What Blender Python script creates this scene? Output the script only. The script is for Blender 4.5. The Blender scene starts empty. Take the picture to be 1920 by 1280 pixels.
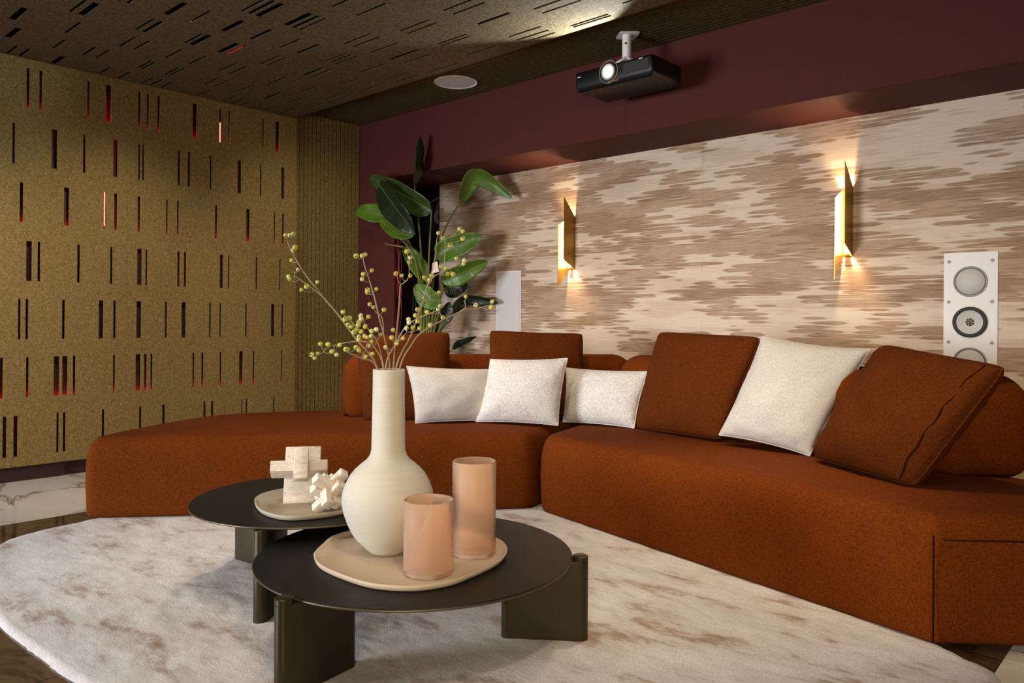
import bpy, bmesh, math, random
from mathutils import Vector, Matrix, noise as mnoise

random.seed(11)
SC = bpy.context.scene
COL = SC.collection
R = math.radians

# ------------------------------------------------------------------ camera
cam = bpy.data.cameras.new('camera')
cam.sensor_width = 36.0
cam.lens = 1456.56 / 1920 * 36.0
cam.shift_y = -(640 - 598.35) / 1920
cam.clip_start = 0.02
co = bpy.data.objects.new('camera', cam)
COL.objects.link(co)
yaw, roll = -0.741256, -0.0075138
fwd = Vector((math.sin(yaw), math.cos(yaw), 0))
rgt = Vector((math.cos(yaw), -math.sin(yaw), 0))
dwn = Vector((0, 0, -1))
r2 = rgt * math.cos(roll) + dwn * math.sin(roll)
d2 = -rgt * math.sin(roll) + dwn * math.cos(roll)
mw = Matrix.Identity(4)
for i in range(3):
    mw[i][0] = r2[i]; mw[i][1] = -d2[i]; mw[i][2] = -fwd[i]
mw[2][3] = 1.02
co.matrix_world = mw
SC.camera = co

# ------------------------------------------------------------------ world, lights, exposure
SC.view_settings.view_transform = 'Standard'
SC.view_settings.look = 'None'
SC.view_settings.gamma = 1.0
SC.view_settings.use_curve_mapping = False
SC.view_settings.exposure = 0.0
w = bpy.data.worlds.new('world'); SC.world = w; w.use_nodes = True
w.node_tree.nodes['Background'].inputs[0].default_value = (1.0, 0.9, 0.8, 1)
w.node_tree.nodes['Background'].inputs[1].default_value = 0.05

def area(name, loc, target, sx, sy, power, color, spread=180):
    l = bpy.data.lights.new(name, 'AREA'); l.shape = 'RECTANGLE'; l.size = sx; l.size_y = sy
    l.energy = power; l.color = color; l.spread = R(spread)
    o = bpy.data.objects.new(name, l); COL.objects.link(o)
    o.location = loc
    o.rotation_euler = (Vector(target) - Vector(loc)).to_track_quat('-Z', 'Y').to_euler()
    return o
def spot(name, loc, target, power, color, angle, blend=.5, radius=.05):
    l = bpy.data.lights.new(name, 'SPOT'); l.energy = power; l.color = color
    l.spot_size = R(angle); l.spot_blend = blend; l.shadow_soft_size = radius
    o = bpy.data.objects.new(name, l); COL.objects.link(o); o.location = loc
    o.rotation_euler = (Vector(target) - Vector(loc)).to_track_quat('-Z', 'Y').to_euler()
    return o
# daylight from a window to the left of the camera, warm room lamps to the right, overhead downlights, plus wall-wash and vase spots added for brightness
area('window_daylight', (-4.5, -3.3, 0.95), (-3.0, 2.4, 0.4), 2.2, 1.4, 98, (0.88, 0.93, 1.0), 88)
area('room_lamp_warm', (0.9, -1.3, 1.35), (-2.0, 3.4, 0.55), 1.0, 1.0, 17, (1.0, 0.82, 0.58), 66)
for lx, ly, tx, ty, pw, cl in ((-3.7, 2.35, -3.7, 3.4, 95, (1.0, .84, .64)), (-2.4, 2.35, -2.4, 3.4, 95, (1.0, .84, .64)), (-1.1, 2.35, -1.1, 3.4, 92, (1.0, .80, .54)), (0.2, 2.35, 0.0, 3.4, 22, (1.0, .80, .54)),
                           (-4.0, 0.7, -5.0, 0.7, 88, (1.0, .90, .74)), (-4.0, 1.9, -5.0, 1.9, 88, (1.0, .90, .74)), (-4.1, 2.7, -5.2, 3.5, 55, (1.0, .90, .74)), (-2.4, 0.4, -2.4, 0.8, 45, (1.0, .88, .74))):
    spot('ceiling_spot', (lx, ly, 2.58), (tx, ty, 1.4 if tx < -2 else 1.15), pw, cl, 80, 1.0, .10)  # mostly wall washers, added to brighten the walls
for lx, ly, pw, ang in ((-1.45, 2.62, 150, 52), (-3.5, 2.3, 130, 80), (-0.75, 1.15, 22, 80), (-2.5, 1.0, 40, 80)):
    spot('ceiling_spot', (lx, ly, 2.58), (lx, ly + .05, 0), pw, (1.0, .86, .66), ang, 1.0, .08)

spot('ceiling_spot', (-0.35, 0.75, 2.58), (-1.9, 1.6, 0.45), 100, (1.0, .84, .60), 40, 1.0, .08)  # added spot that brightens the right side of the vase

# ------------------------------------------------------------------ helpers
def lin(r, g, b):
    f = lambda c: (c / 255 / 12.92) if c / 255 <= .04045 else ((c / 255 + .055) / 1.055) ** 2.4
    return (f(r), f(g), f(b), 1)
def link(name, me, mat=None, parent=None):
    o = bpy.data.objects.new(name, me); COL.objects.link(o)
    if mat and not me.materials: me.materials.append(mat)
    if parent: o.parent = parent
    return o
def obj(name, bm, mat=None, parent=None, smooth=False, autosmooth=None):
    me = bpy.data.meshes.new(name)
    bmesh.ops.recalc_face_normals(bm, faces=bm.faces)
    bm.to_mesh(me); bm.free()
    if smooth or autosmooth:
        for p in me.polygons: p.use_smooth = True
    if autosmooth:
        me.set_sharp_from_angle(angle=R(autosmooth))
    return link(name, me, mat, parent)
def tag(o, label=None, cat=None, group=None, kind=None):
    if label: o['label'] = label
    if cat: o['category'] = cat
    if group: o['group'] = group
    if kind: o['kind'] = kind
    return o
def thing(name, label, cat, loc=(0, 0, 0), group=None, rot=(0, 0, 0)):
    o = bpy.data.objects.new(name, None); COL.objects.link(o)
    o.location = loc; o.rotation_euler = rot; o.empty_display_size = .1
    return tag(o, label, cat, group)
def box(bm, x0, x1, y0, y1, z0, z1, mtx=None):
    vs = [bm.verts.new((x, y, z)) for z in (z0, z1) for y in (y0, y1) for x in (x0, x1)]
    for f in ((0, 1, 3, 2), (4, 6, 7, 5), (0, 4, 5, 1), (2, 3, 7, 6), (0, 2, 6, 4), (1, 5, 7, 3)):
        bm.faces.new([vs[i] for i in f])
    if mtx: bmesh.ops.transform(bm, matrix=mtx, verts=vs)
    return vs
def boxobj(name, b, mat, parent=None, bevel=0, seg=2, mtx=None):
    bm = bmesh.new(); box(bm, *b)
    if bevel: bmesh.ops.bevel(bm, geom=bm.edges[:], offset=bevel, segments=seg, affect='EDGES', profile=.5)
    if mtx: bmesh.ops.transform(bm, matrix=mtx, verts=bm.verts)
    return obj(name, bm, mat, parent, autosmooth=40 if bevel else None)
def lathe(bm, prof, n=48, center=(0, 0), close=False):
    rings = []
    for r, z in prof:
        if r < 1e-5: rings.append([bm.verts.new((center[0], center[1], z))])
        else: rings.append([bm.verts.new((center[0] + r * math.cos(2 * math.pi * i / n), center[1] + r * math.sin(2 * math.pi * i / n), z)) for i in range(n)])
    pr = list(zip(rings[:-1], rings[1:]))
    if close: pr.append((rings[-1], rings[0]))
    for a, b in pr:
        for i in range(n):
            j = (i + 1) % n
            if len(a) == 1 and len(b) == 1: continue
            if len(a) == 1: bm.faces.new((a[0], b[i], b[j]))
            elif len(b) == 1: bm.faces.new((a[i], a[j], b[0]))
            else: bm.faces.new((a[i], a[j], b[j], b[i]))
def tube(bm, pts, rad, n=6, caps=True):
    pts = [Vector(p) for p in pts]
    rads = rad if isinstance(rad, (list, tuple)) else [rad] * len(pts)
    rings = []; prev = None
    for i, p in enumerate(pts):
        d = (pts[min(i + 1, len(pts) - 1)] - pts[max(i - 1, 0)]).normalized()
        if prev is None:
            a = d.cross(Vector((0, 0, 1)))
            if a.length < .05: a = d.cross(Vector((1, 0, 0)))
        else: a = prev - d * prev.dot(d)
        a.normalize(); prev = a; b = d.cross(a)
        rings.append([bm.verts.new(p + (a * math.cos(2 * math.pi * k / n) + b * math.sin(2 * math.pi * k / n)) * rads[i]) for k in range(n)])
    for A, B in zip(rings[:-1], rings[1:]):
        for k in range(n): bm.faces.new((A[k], A[(k + 1) % n], B[(k + 1) % n], B[k]))
    if caps:
        bm.faces.new(rings[0][::-1]); bm.faces.new(rings[-1])
def smooth_path(pts, sub=4):
    P = [Vector(p) for p in pts]; out = []
    for i in range(len(P) - 1):
        p0 = P[max(i - 1, 0)]; p1 = P[i]; p2 = P[i + 1]; p3 = P[min(i + 2, len(P) - 1)]
        for k in range(sub):
            t = k / sub
            out.append(.5 * ((2 * p1) + (p2 - p0) * t + (2 * p0 - 5 * p1 + 4 * p2 - p3) * t * t + (3 * p1 - p0 - 3 * p2 + p3) * t ** 3))
    out.append(P[-1]); return out
def closed_spline(pts, sub=6):
    n = len(pts); out = []
    P = [Vector((p[0], p[1])) for p in pts]
    for i in range(n):
        p0, p1, p2, p3 = P[i - 1], P[i], P[(i + 1) % n], P[(i + 2) % n]
        for k in range(sub):
            t = k / sub
            out.append(.5 * ((2 * p1) + (p2 - p0) * t + (2 * p0 - 5 * p1 + 4 * p2 - p3) * t * t + (3 * p1 - p0 - 3 * p2 + p3) * t ** 3))
    return out
def round_poly(pts, radii, seg=8):
    out = []; n = len(pts)
    for i in range(n):
        p = Vector(pts[i]); a = Vector(pts[i - 1]) - p; b = Vector(pts[(i + 1) % n]) - p
        r = radii[i] if isinstance(radii, (list, tuple)) else radii
        if r <= 0: out.append(p); continue
        ang = a.angle(b)
        if ang > R(172): out.append(p); continue
        d = min(r / math.tan(ang / 2), a.length * .45, b.length * .45)
        s = p + a.normalized() * d; e = p + b.normalized() * d
        for k in range(seg + 1):
            t = k / seg; out.append((1 - t) ** 2 * s + 2 * t * (1 - t) * p + t * t * e)
    return out
def densify(pts, step):
    out = []; n = len(pts)
    for i in range(n):
        a, b = pts[i], pts[(i + 1) % n]; m = max(1, int((b - a).length / step))
        for k in range(m): out.append(a + (b - a) * (k / m))
    return out
def loft_poly(bm, pts, prof, crown=0.0, spine=None):
    """pts: closed 2D outline (ccw); prof: list of (inset, z)."""
    pts = [p for i, p in enumerate(pts) if (p - pts[i - 1]).length > .003]
    n = len(pts); nr = []
    for i in range(n):
        d = pts[(i + 1) % n] - pts[i - 1]; v = Vector((d.y, -d.x))
        nr.append(v.normalized() if v.length > 1e-9 else Vector((0, 0)))
    area2 = sum(pts[i].x * pts[(i + 1) % n].y - pts[(i + 1) % n].x * pts[i].y for i in range(n))
    s = 1 if area2 > 0 else -1
    rings = []
    for ins, z in prof:
        rings.append([bm.verts.new((p.x - s * q.x * ins, p.y - s * q.y * ins, z)) for p, q in zip(pts, nr)])
    for A, B in zip(rings[:-1], rings[1:]):
        for i in range(n): bm.faces.new((A[i], A[(i + 1) % n], B[(i + 1) % n], B[i]))
    bm.faces.new(rings[0][::-1])
    if spine:
        a, b = Vector(spine[0]), Vector(spine[1]); z0 = prof[-1][1]; last = rings[-1]; top = [v.co.copy() for v in last]
        for s in (.12, .3, .5, .72, 1.0):
            cur = []
            for p in top:
                q = Vector((p.x, p.y)); t = max(0, min(1, (q - a).dot(b - a) / (b - a).length_squared)); c = a + (b - a) * t
                r = q.lerp(c, s); cur.append(bm.verts.new((r.x, r.y, z0 + crown * math.sin(s * math.pi / 2))))
            for i in range(n): bm.faces.new((last[i], last[(i + 1) % n], cur[(i + 1) % n], cur[i]))
            last = cur
        bmesh.ops.remove_doubles(bm, verts=last, dist=.0005)
    else:
        bm.faces.new(rings[-1])

# ------------------------------------------------------------------ materials
class NT:
    def __init__(s, name):
        s.m = bpy.data.materials.new(name); s.m.use_nodes = True
        s.t = s.m.node_tree; s.n = s.t.nodes; s.l = s.t.links
        s.b = s.n['Principled BSDF']; s.out = s.n['Material Output']
    def add(s, typ, **kw):
        nd = s.n.new(typ)
        for k, v in kw.items():
            if k.startswith('i_'):
                nd.inputs[k[2:].replace('_', ' ')].default_value = v
            else: setattr(nd, k, v)
        return nd
    def ln(s, a, b): s.l.new(a, b)
    def coord(s, scale=(1, 1, 1), kind='Object'):
        tc = s.add('ShaderNodeTexCoord'); mp = s.add('ShaderNodeMapping')
        mp.inputs['Scale'].default_value = scale
        s.ln(tc.outputs[kind], mp.inputs[0]); return mp.outputs[0]
    def noise(s, vec, scale, detail=3, rough=.55, dist=0):
        nd = s.add('ShaderNodeTexNoise'); nd.inputs['Scale'].default_value = scale
        nd.inputs['Detail'].default_value = detail; nd.inputs['Roughness'].default_value = rough
        nd.inputs['Distortion'].default_value = dist
        s.ln(vec, nd.inputs['Vector']); return nd.outputs['Fac']
    def ramp(s, fac, stops, interp='LINEAR'):
        nd = s.add('ShaderNodeValToRGB'); cr = nd.color_ramp; cr.interpolation = interp
        while len(cr.elements) < len(stops): cr.elements.new(.5)
        for e, (p, c) in zip(cr.elements, stops): e.position = p; e.color = c if len(c) == 4 else (*c, 1)
        s.ln(fac, nd.inputs[0]); return nd.outputs[0]
    def mix(s, fac, a, b, mode='MIX'):
        nd = s.add('ShaderNodeMix', data_type='RGBA', blend_type=mode)
        for v, i in ((fac, 0), (a, 6), (b, 7)):
            if hasattr(v, 'is_linked'): s.ln(v, nd.inputs[i])
            else: nd.inputs[i].default_value = v
        return nd.outputs[2]
    def math(s, op, a, b=None, clamp=False):
        nd = s.add('ShaderNodeMath', operation=op); nd.use_clamp = clamp
        for v, i in ((a, 0), (b, 1)):
            if v is None: continue
            if hasattr(v, 'is_linked'): s.ln(v, nd.inputs[i])
            else: nd.inputs[i].default_value = v
        return nd.outputs[0]
    def bump(s, h, strength=.3, dist=.002):
        nd = s.add('ShaderNodeBump'); nd.inputs['Strength'].default_value = strength
        nd.inputs['Distance'].default_value = dist
        s.ln(h, nd.inputs['Height']); s.ln(nd.outputs[0], s.b.inputs['Normal'])
    def base(s, c):
        if hasattr(c, 'is_linked'): s.ln(c, s.b.inputs['Base Color'])
        else: s.b.inputs['Base Color'].default_value = c
    def set(s, **kw):
        for k, v in kw.items(): s.b.inputs[k.replace('_', ' ')].default_value = v
        return s
def plain(name, c, rough=.5, metal=0, spec=.5, var=.06, vscale=14, bump=0, bscale=300):
    t = NT(name); v = t.coord()
    n = t.noise(v, vscale, 3)
    d = tuple(x * (1 - var) for x in c[:3]) + (1,); u = tuple(min(1, x * (1 + var)) for x in c[:3]) + (1,)
    t.base(t.mix(n, d, u)); t.set(Roughness=rough, Metallic=metal, Specular_IOR_Level=spec)
    if bump: t.bump(t.noise(v, bscale, 2), bump, .001)
    return t.m
def weave(name, c0, c1, scale=340, bump=.5, rough=.9, slub=0.0, sheen=.0):
    t = NT(name); v = t.coord()
    n = t.noise(v, scale, 2, .6); n2 = t.noise(v, 6, 3)
    a = t.noise(t.coord((1, 1, .25)), scale * .8, 1); b = t.noise(t.coord((.25, .25, 1)), scale * .8, 1)
    h = t.math('ADD', t.math('MULTIPLY', n, .5), t.math('MULTIPLY', t.math('MAXIMUM', a, b), .55))
    f = t.math('ADD', t.math('MULTIPLY', h, .9), t.math('MULTIPLY', n2, .1))
    if slub:
        s1 = t.noise(t.coord((14, 14, 170)), 1, 2); s2 = t.noise(t.coord((170, 170, 14)), 1, 2)
        f = t.math('SUBTRACT', f, t.math('MULTIPLY', t.math('SUBTRACT', t.math('MAXIMUM', s1, s2), .58, True), slub))
    t.base(t.ramp(f, [(.36, c0), (.64, c1)]))
    t.set(Roughness=rough, Specular_IOR_Level=.12, Sheen_Weight=sheen)
    t.bump(h, bump, .0012)
    return t.m
def felt(name, ca, cb, cc):
    t = NT(name); v = t.coord()
    n = t.noise(v, 70, 4, .8, 1.5); n2 = t.noise(v, 5, 3)
    c = t.ramp(n, [(.33, ca), (.5, cb), (.67, cc)])
    t.base(t.mix(t.math('MULTIPLY', n2, .35), c, cb))
    t.set(Roughness=.95, Specular_IOR_Level=.1); t.bump(n, .35, .002); return t.m

M = {}
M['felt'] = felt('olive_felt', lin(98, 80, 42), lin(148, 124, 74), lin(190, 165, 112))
M['felt_ceiling'] = felt('ceiling_felt_dark', lin(46, 35, 23), lin(84, 68, 47), lin(122, 104, 76))  # ceiling panels: felt in darker tones than the wall
M['ribs_ceiling'] = felt('ceiling_ribs_dark', lin(46, 35, 22), lin(76, 60, 38), lin(110, 92, 62))  # ceiling ribs, likewise darker than the wall ribs
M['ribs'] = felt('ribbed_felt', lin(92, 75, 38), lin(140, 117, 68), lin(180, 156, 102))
M['dark_back'] = plain('cavity_black', lin(20, 16, 16), .9)
M['maroon'] = plain('maroon_paint', lin(78, 33, 28), .75, spec=.25, var=.08, bump=.15, bscale=120)
M['maroon_dark'] = plain('maroon_plinth', lin(58, 30, 30), .6, var=.08)
M['rust'] = weave('rust_boucle_weave', lin(56, 21, 0), lin(112, 50, 4), 330, .5, .92)
M['rust_pillow'] = weave('rust_cushion_weave', lin(48, 18, 1), lin(95, 42, 4), 360, .5, .92)  # weaker light on the right-hand cushions is darkened into this colour
M['linen'] = weave('white_linen_weave', lin(160, 151, 144), lin(224, 219, 215), 300, .6, .9, slub=.6)
M['linen_smooth'] = weave('ivory_linen_weave', lin(166, 157, 148), lin(210, 203, 196), 420, .35, .9, slub=.35)
M['seam'] = plain('seam_thread', lin(40, 15, 3), .95, spec=.05)
M['bronze'] = plain('dark_bronze_metal', lin(66, 58, 42), .38, .75, var=.1)
M['table_top'] = plain('black_brown_tabletop', lin(21, 18, 15), .5, spec=.22, var=.3, vscale=7, bump=.08, bscale=90)
M['table_edge'] = plain('bronze_rim', lin(92, 80, 62), .4, .6)
M['clay'] = plain('beige_clay', lin(188, 168, 146), .6, spec=.3, var=.05)
M['clay_grey'] = plain('greige_clay', lin(164, 152, 134), .6, spec=.3, var=.05)
M['brass'] = plain('brushed_brass', lin(176, 138, 70), .35, .95, var=.1)
M['white_paint'] = plain('white_satin', lin(232, 228, 226), .45, var=.02)
M['grille'] = plain('grey_white_grille', lin(206, 202, 200), .6, var=.03, bump=.2, bscale=500)
M['silver'] = plain('satin_silver', lin(190, 186, 182), .6, .15, var=.05)
M['grey_ring'] = plain('grey_ring', lin(150, 146, 145), .5, .2)
M['black_rubber'] = plain('black_rubber', lin(30, 28, 28), .6)
M['projector'] = plain('black_plastic', lin(9, 9, 12), .4, spec=.3)
M['stem_green'] = plain('petiole_green', lin(110, 112, 48), .6, var=.2)
M['twig'] = plain('taupe_twig', lin(150, 132, 104), .8, var=.2, vscale=60)
M['navy'] = plain('navy_board', lin(36, 34, 60), .6, var=.2)
M['red_wire'] = plain('red_cable', lin(170, 26, 28), .5)
M['white_wire'] = plain('pale_cable', lin(170, 160, 180), .5)
M['tag_card'] = plain('white_card', lin(222, 206, 192), .7)
M['pot'] = plain('dark_pot', lin(46, 42, 40), .7)
M['black_wire'] = plain('black_cable', lin(14, 12, 14), .5)

def emit(name, c, s):
    t = NT(name); e = t.add('ShaderNodeEmission'); e.inputs[0].default_value = c; e.inputs[1].default_value = s
    t.ln(e.outputs[0], t.out.inputs[0]); return t.m
M['led_red'] = emit('red_led_tape', (1, .03, .03, 1), 30)
M['led_red_dim'] = emit('red_led_tape_dim', (1, .03, .02, 1), .45)
M['lamp_warm'] = emit('warm_lamp', (1, .74, .42, 1), 260)
M['lens_glow'] = emit('projector_lamp', (.9, .95, 1, 1), 30)

def leaf_mat(name, ca, cb):
    t = NT(name); v = t.coord()
    n = t.noise(v, 9, 3); c = t.mix(n, ca, cb)
    t.base(c); t.set(Roughness=.38, Specular_IOR_Level=.45)
    t.b.inputs['Subsurface Weight'].default_value = 0
    wv = t.add('ShaderNodeTexNoise'); wv.inputs['Scale'].default_value = 60
    t.ln(v, wv.inputs['Vector']); t.bump(wv.outputs[0], .15, .002)
    return t.m
M['leaf0'] = leaf_mat('leaf_green', lin(30, 48, 18), lin(58, 80, 30))
M['leaf1'] = leaf_mat('leaf_dark', lin(12, 24, 13), lin(26, 42, 20))
M['leaf2'] = leaf_mat('leaf_bright', lin(50, 80, 20), lin(94, 124, 36))
def berry_mat():
    t = NT('yellow_berry'); v = t.coord()
    n = t.noise(v, 40, 2); t.base(t.mix(n, lin(150, 150, 70), lin(214, 206, 92))); t.set(Roughness=.45); return t.m
M['berry'] = berry_mat()
M['berry_pale'] = plain('pale_berry', lin(196, 196, 140), .5, var=.15)
M['berry_eye'] = plain('berry_eye', lin(90, 76, 20), .7)

def ceramic():
    t = NT('cream_ceramic'); v = t.coord()
    n = t.noise(t.coord((1, 1, 9)), 6, 4, .6, .6); n2 = t.noise(v, 160, 2)
    t.base(t.mix(n, lin(188, 180, 165), lin(202, 195, 181))); t.set(Roughness=.7, Specular_IOR_Level=.25)
    t.bump(t.math('ADD', n, t.math('MULTIPLY', n2, .12)), .35, .004); return t.m
M['ceramic'] = ceramic()
def wood():
    t = NT('whitewashed_wood'); n = t.noise(t.coord((9, 60, 60)), 2.2, 4, .6, .8); n2 = t.noise(t.coord(), 80, 3)
    f = t.math('ADD', t.math('MULTIPLY', n, .7), t.math('MULTIPLY', n2, .3))
    t.base(t.ramp(f, [(.3, lin(176, 156, 134)), (.45, lin(212, 198, 182)), (.7, lin(230, 220, 208))]))
    t.set(Roughness=.8, Specular_IOR_Level=.2); t.bump(f, .12, .001); return t.m
M['wood'] = wood()
def glass():
    t = NT('peach_ribbed_glass')
    n = t.noise(t.coord((1, 1, 40)), 6, 3, .6); n2 = t.noise(t.coord((30, 30, 2)), 2, 3)
    h = t.math('ADD', n, n2)
    c = t.mix(t.math('MULTIPLY', n2, 1.0), lin(252, 212, 180), lin(255, 238, 220))
    t.base(c); t.set(Roughness=.18, Transmission_Weight=.80, IOR=1.1, Specular_IOR_Level=.6)
    t.bump(h, .25, .002); return t.m
M['glass'] = glass()

def wallpaper():
    t = NT('ikat_wallcovering')
    tc = t.add('ShaderNodeTexCoord'); sp = t.add('ShaderNodeSeparateXYZ'); t.ln(tc.outputs['Object'], sp.inputs[0])
    X, Z = sp.outputs['X'], sp.outputs['Z']
    def layer(rows, sx, sz, off, jitter, lens):
        # thread rows, each shifted sideways by its own amount -> feathered fingers with pointed ends
        zz = t.math('MULTIPLY', Z, rows); zr = t.math('FLOOR', zz)
        fz = t.math('SUBTRACT', t.math('SUBTRACT', zz, zr), .5)
        wn = t.add('ShaderNodeTexWhiteNoise', noise_dimensions='1D'); t.ln(t.math('ADD', zr, off), wn.inputs['W'])
        xs = t.math('ADD', X, t.math('MULTIPLY', wn.outputs['Value'], jitter))
        cb = t.add('ShaderNodeCombineXYZ'); t.ln(t.math('MULTIPLY', xs, sx), cb.inputs[0])
        t.ln(t.math('MULTIPLY', zr, sz / rows), cb.inputs[1]); cb.inputs[2].default_value = off
        n = t.noise(cb.outputs[0], 1.0, 2, .5)
        return t.math('SUBTRACT', n, t.math('MULTIPLY', t.math('MULTIPLY', fz, fz), lens))
    n1 = layer(40, 2.1, 6.5, 1.7, .30, .26)
    n2 = layer(53, 2.2, 8.0, 9.3, .26, .26)
    cb3 = t.add('ShaderNodeCombineXYZ'); t.ln(t.math('MULTIPLY', X, 6), cb3.inputs[0]); t.ln(t.math('MULTIPLY', Z, 230), cb3.inputs[1])
    fib = t.noise(cb3.outputs[0], 1, 3, .6)
    cb4 = t.add('ShaderNodeCombineXYZ'); t.ln(t.math('MULTIPLY', X, 2.2), cb4.inputs[0]); t.ln(t.math('MULTIPLY', Z, 60), cb4.inputs[1])
    fib2 = t.noise(cb4.outputs[0], 1, 3, .6)
    n1 = t.math('ADD', n1, t.math('MULTIPLY', t.math('SUBTRACT', fib2, .5), .12))
    a = t.ramp(n1, [(.445, (0, 0, 0)), (.475, (1, 1, 1))]); b = t.ramp(n2, [(.50, (0, 0, 0)), (.53, (1, 1, 1))])
    edge = t.ramp(n1, [(.44, (0, 0, 0)), (.465, (1, 1, 1)), (.51, (0, 0, 0))])
    c = t.mix(a, lin(214, 195, 176), lin(182, 154, 130))
    c = t.mix(t.math('MULTIPLY', b, .7), c, t.mix(a, lin(198, 174, 152), lin(152, 122, 98)))
    c = t.mix(t.math('MULTIPLY', edge, .45), c, lin(140, 110, 84))
    fr = t.ramp(fib, [(.34, (.52, .46, .41)), (.5, (1, 1, 1)), (.8, (1.0, 1.0, 1.0))])
    amt = t.math('ADD', t.math('MULTIPLY', a, .6), .3)
    t.base(t.mix(amt, c, t.mix(1.0, c, fr, 'MULTIPLY')))
    t.set(Roughness=.85, Specular_IOR_Level=.2); t.bump(fib, .25, .0015); return t.m
M['ikat'] = wallpaper()

def marble(name, base, base2, vein, rough=.12, scale=1.1, vw=.03, rot=.5):
    t = NT(name); tc = t.add('ShaderNodeTexCoord'); gm = t.add('ShaderNodeNewGeometry')
    mp = t.add('ShaderNodeMapping'); mp.inputs['Rotation'].default_value = (0, 0, rot); mp.inputs['Scale'].default_value = (1, 2.6, 1)
    t.ln(gm.outputs['Position'], mp.inputs[0]); v = mp.outputs[0]
    n = t.noise(v, scale, 5, .6, 1.2); n2 = t.noise(v, scale * 2.7, 4, .6, .5)
    d = t.math('ABSOLUTE', t.math('SUBTRACT', n, .5)); vm = t.ramp(d, [(0, (1, 1, 1)), (vw, (0, 0, 0))])
    t.base(t.mix(t.math('MULTIPLY', vm, .8), t.mix(n2, base, base2), vein))
    t.set(Roughness=rough, Specular_IOR_Level=.5); return t.m
M['marble_white'] = marble('white_marble', lin(206, 196, 182), lin(232, 224, 214), lin(96, 74, 52), .15, .8, .02)
M['marble_brown'] = marble('brown_marble', lin(64, 46, 34), lin(110, 84, 64), lin(40, 26, 18), .1, 1.3, .05)
M['grout'] = plain('grout', lin(70, 60, 52), .9)

def rugmat():
    t = NT('mottled_viscose_rug'); v = t.coord()
    mp = t.add('ShaderNodeMapping'); mp.inputs['Rotation'].default_value = (0, 0, .55); mp.inputs['Scale'].default_value = (1.0, 2.3, 1)
    tc = t.add('ShaderNodeTexCoord'); t.ln(tc.outputs['Object'], mp.inputs[0]); u = mp.outputs[0]
    n = t.noise(u, 3.4, 4, .55, .45); n2 = t.noise(u, 15, 4, .65, .4); n3 = t.noise(v, 150, 4, .8); n4 = t.noise(u, 1.1, 2)
    f = t.math('ADD', t.math('MULTIPLY', n, .68), t.math('MULTIPLY', n2, .32))
    a = t.ramp(f, [(.32, lin(138, 110, 90)), (.40, lin(172, 150, 134)), (.46, lin(202, 192, 187)), (.60, lin(218, 211, 208)), (.72, lin(190, 176, 167))])
    pile = t.ramp(n3, [(.32, (.60, .57, .55)), (.58, (1, 1, 1))])
    t.base(t.mix(.8, a, t.mix(1.0, a, pile, 'MULTIPLY')))
    t.set(Roughness=.9, Specular_IOR_Level=.15, Sheen_Weight=.25)
    h = t.math('ADD', t.math('MULTIPLY', n3, .5), t.math('MULTIPLY', t.noise(u, 14, 4, .6, 1.0), .5))
    t.bump(h, .7, .005); return t.m
M['rug'] = rugmat()

# ------------------------------------------------------------------ measured layout data (metres)
WALL_ROWS = [[2.308,2.55,[[1.507,1.522],[1.577,1.591],[1.854,1.868],[1.968,2.0],[2.176,2.19],[2.233,2.246],[2.305,2.321],[2.554,2.584],[2.755,2.768],[2.827,2.837],[3.102,3.112],[3.215,3.244]]],[1.95,2.197,[[1.433,1.446],[1.648,1.679],[1.831,1.845],[2.016,2.044],[2.179,2.19],[2.205,2.216],[2.45,2.466],[2.522,2.539],[2.685,2.697],[2.901,2.929],[3.084,3.095],[3.267,3.293]]],[1.596,1.839,[[1.474,1.492],[1.721,1.75],[1.955,1.968],[2.024,2.043],[2.176,2.192],[2.369,2.38],[2.446,2.458],[2.727,2.743],[2.973,3.001],[3.206,3.216],[3.277,3.292]]],[1.235,1.481,[[1.511,1.542],[1.574,1.588],[1.801,1.816],[2.002,2.016],[2.176,2.206],[2.231,2.242],[2.451,2.468],[2.498,2.515],[2.767,2.791],[2.831,2.841],[3.054,3.065],[3.256,3.266]]],[0.874,1.124,[[1.47,1.483],[1.51,1.524],[1.715,1.73],[1.933,1.961],[2.024,2.039],[2.174,2.204],[2.367,2.38],[2.484,2.514],[2.688,2.7],[2.767,2.777],[2.972,2.983],[3.188,3.215],[3.278,3.29]]],[0.515,0.763,[[1.376,1.391],[1.515,1.529],[1.669,1.7],[1.718,1.748],[1.78,1.795],[2.025,2.037],[2.171,2.202],[2.227,2.244],[2.27,2.283],[2.566,2.579],[2.632,2.647],[2.771,2.783],[2.925,2.953],[3.036,3.048],[3.278,3.288]]],[0.155,0.406,[[1.392,1.412],[1.45,1.471],[1.687,1.7],[1.724,1.739],[1.957,1.972],[2.196,2.211],[2.353,2.372],[2.65,2.666],[2.708,2.725],[2.945,2.954],[2.981,2.992],[3.211,3.223]]]]
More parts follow.
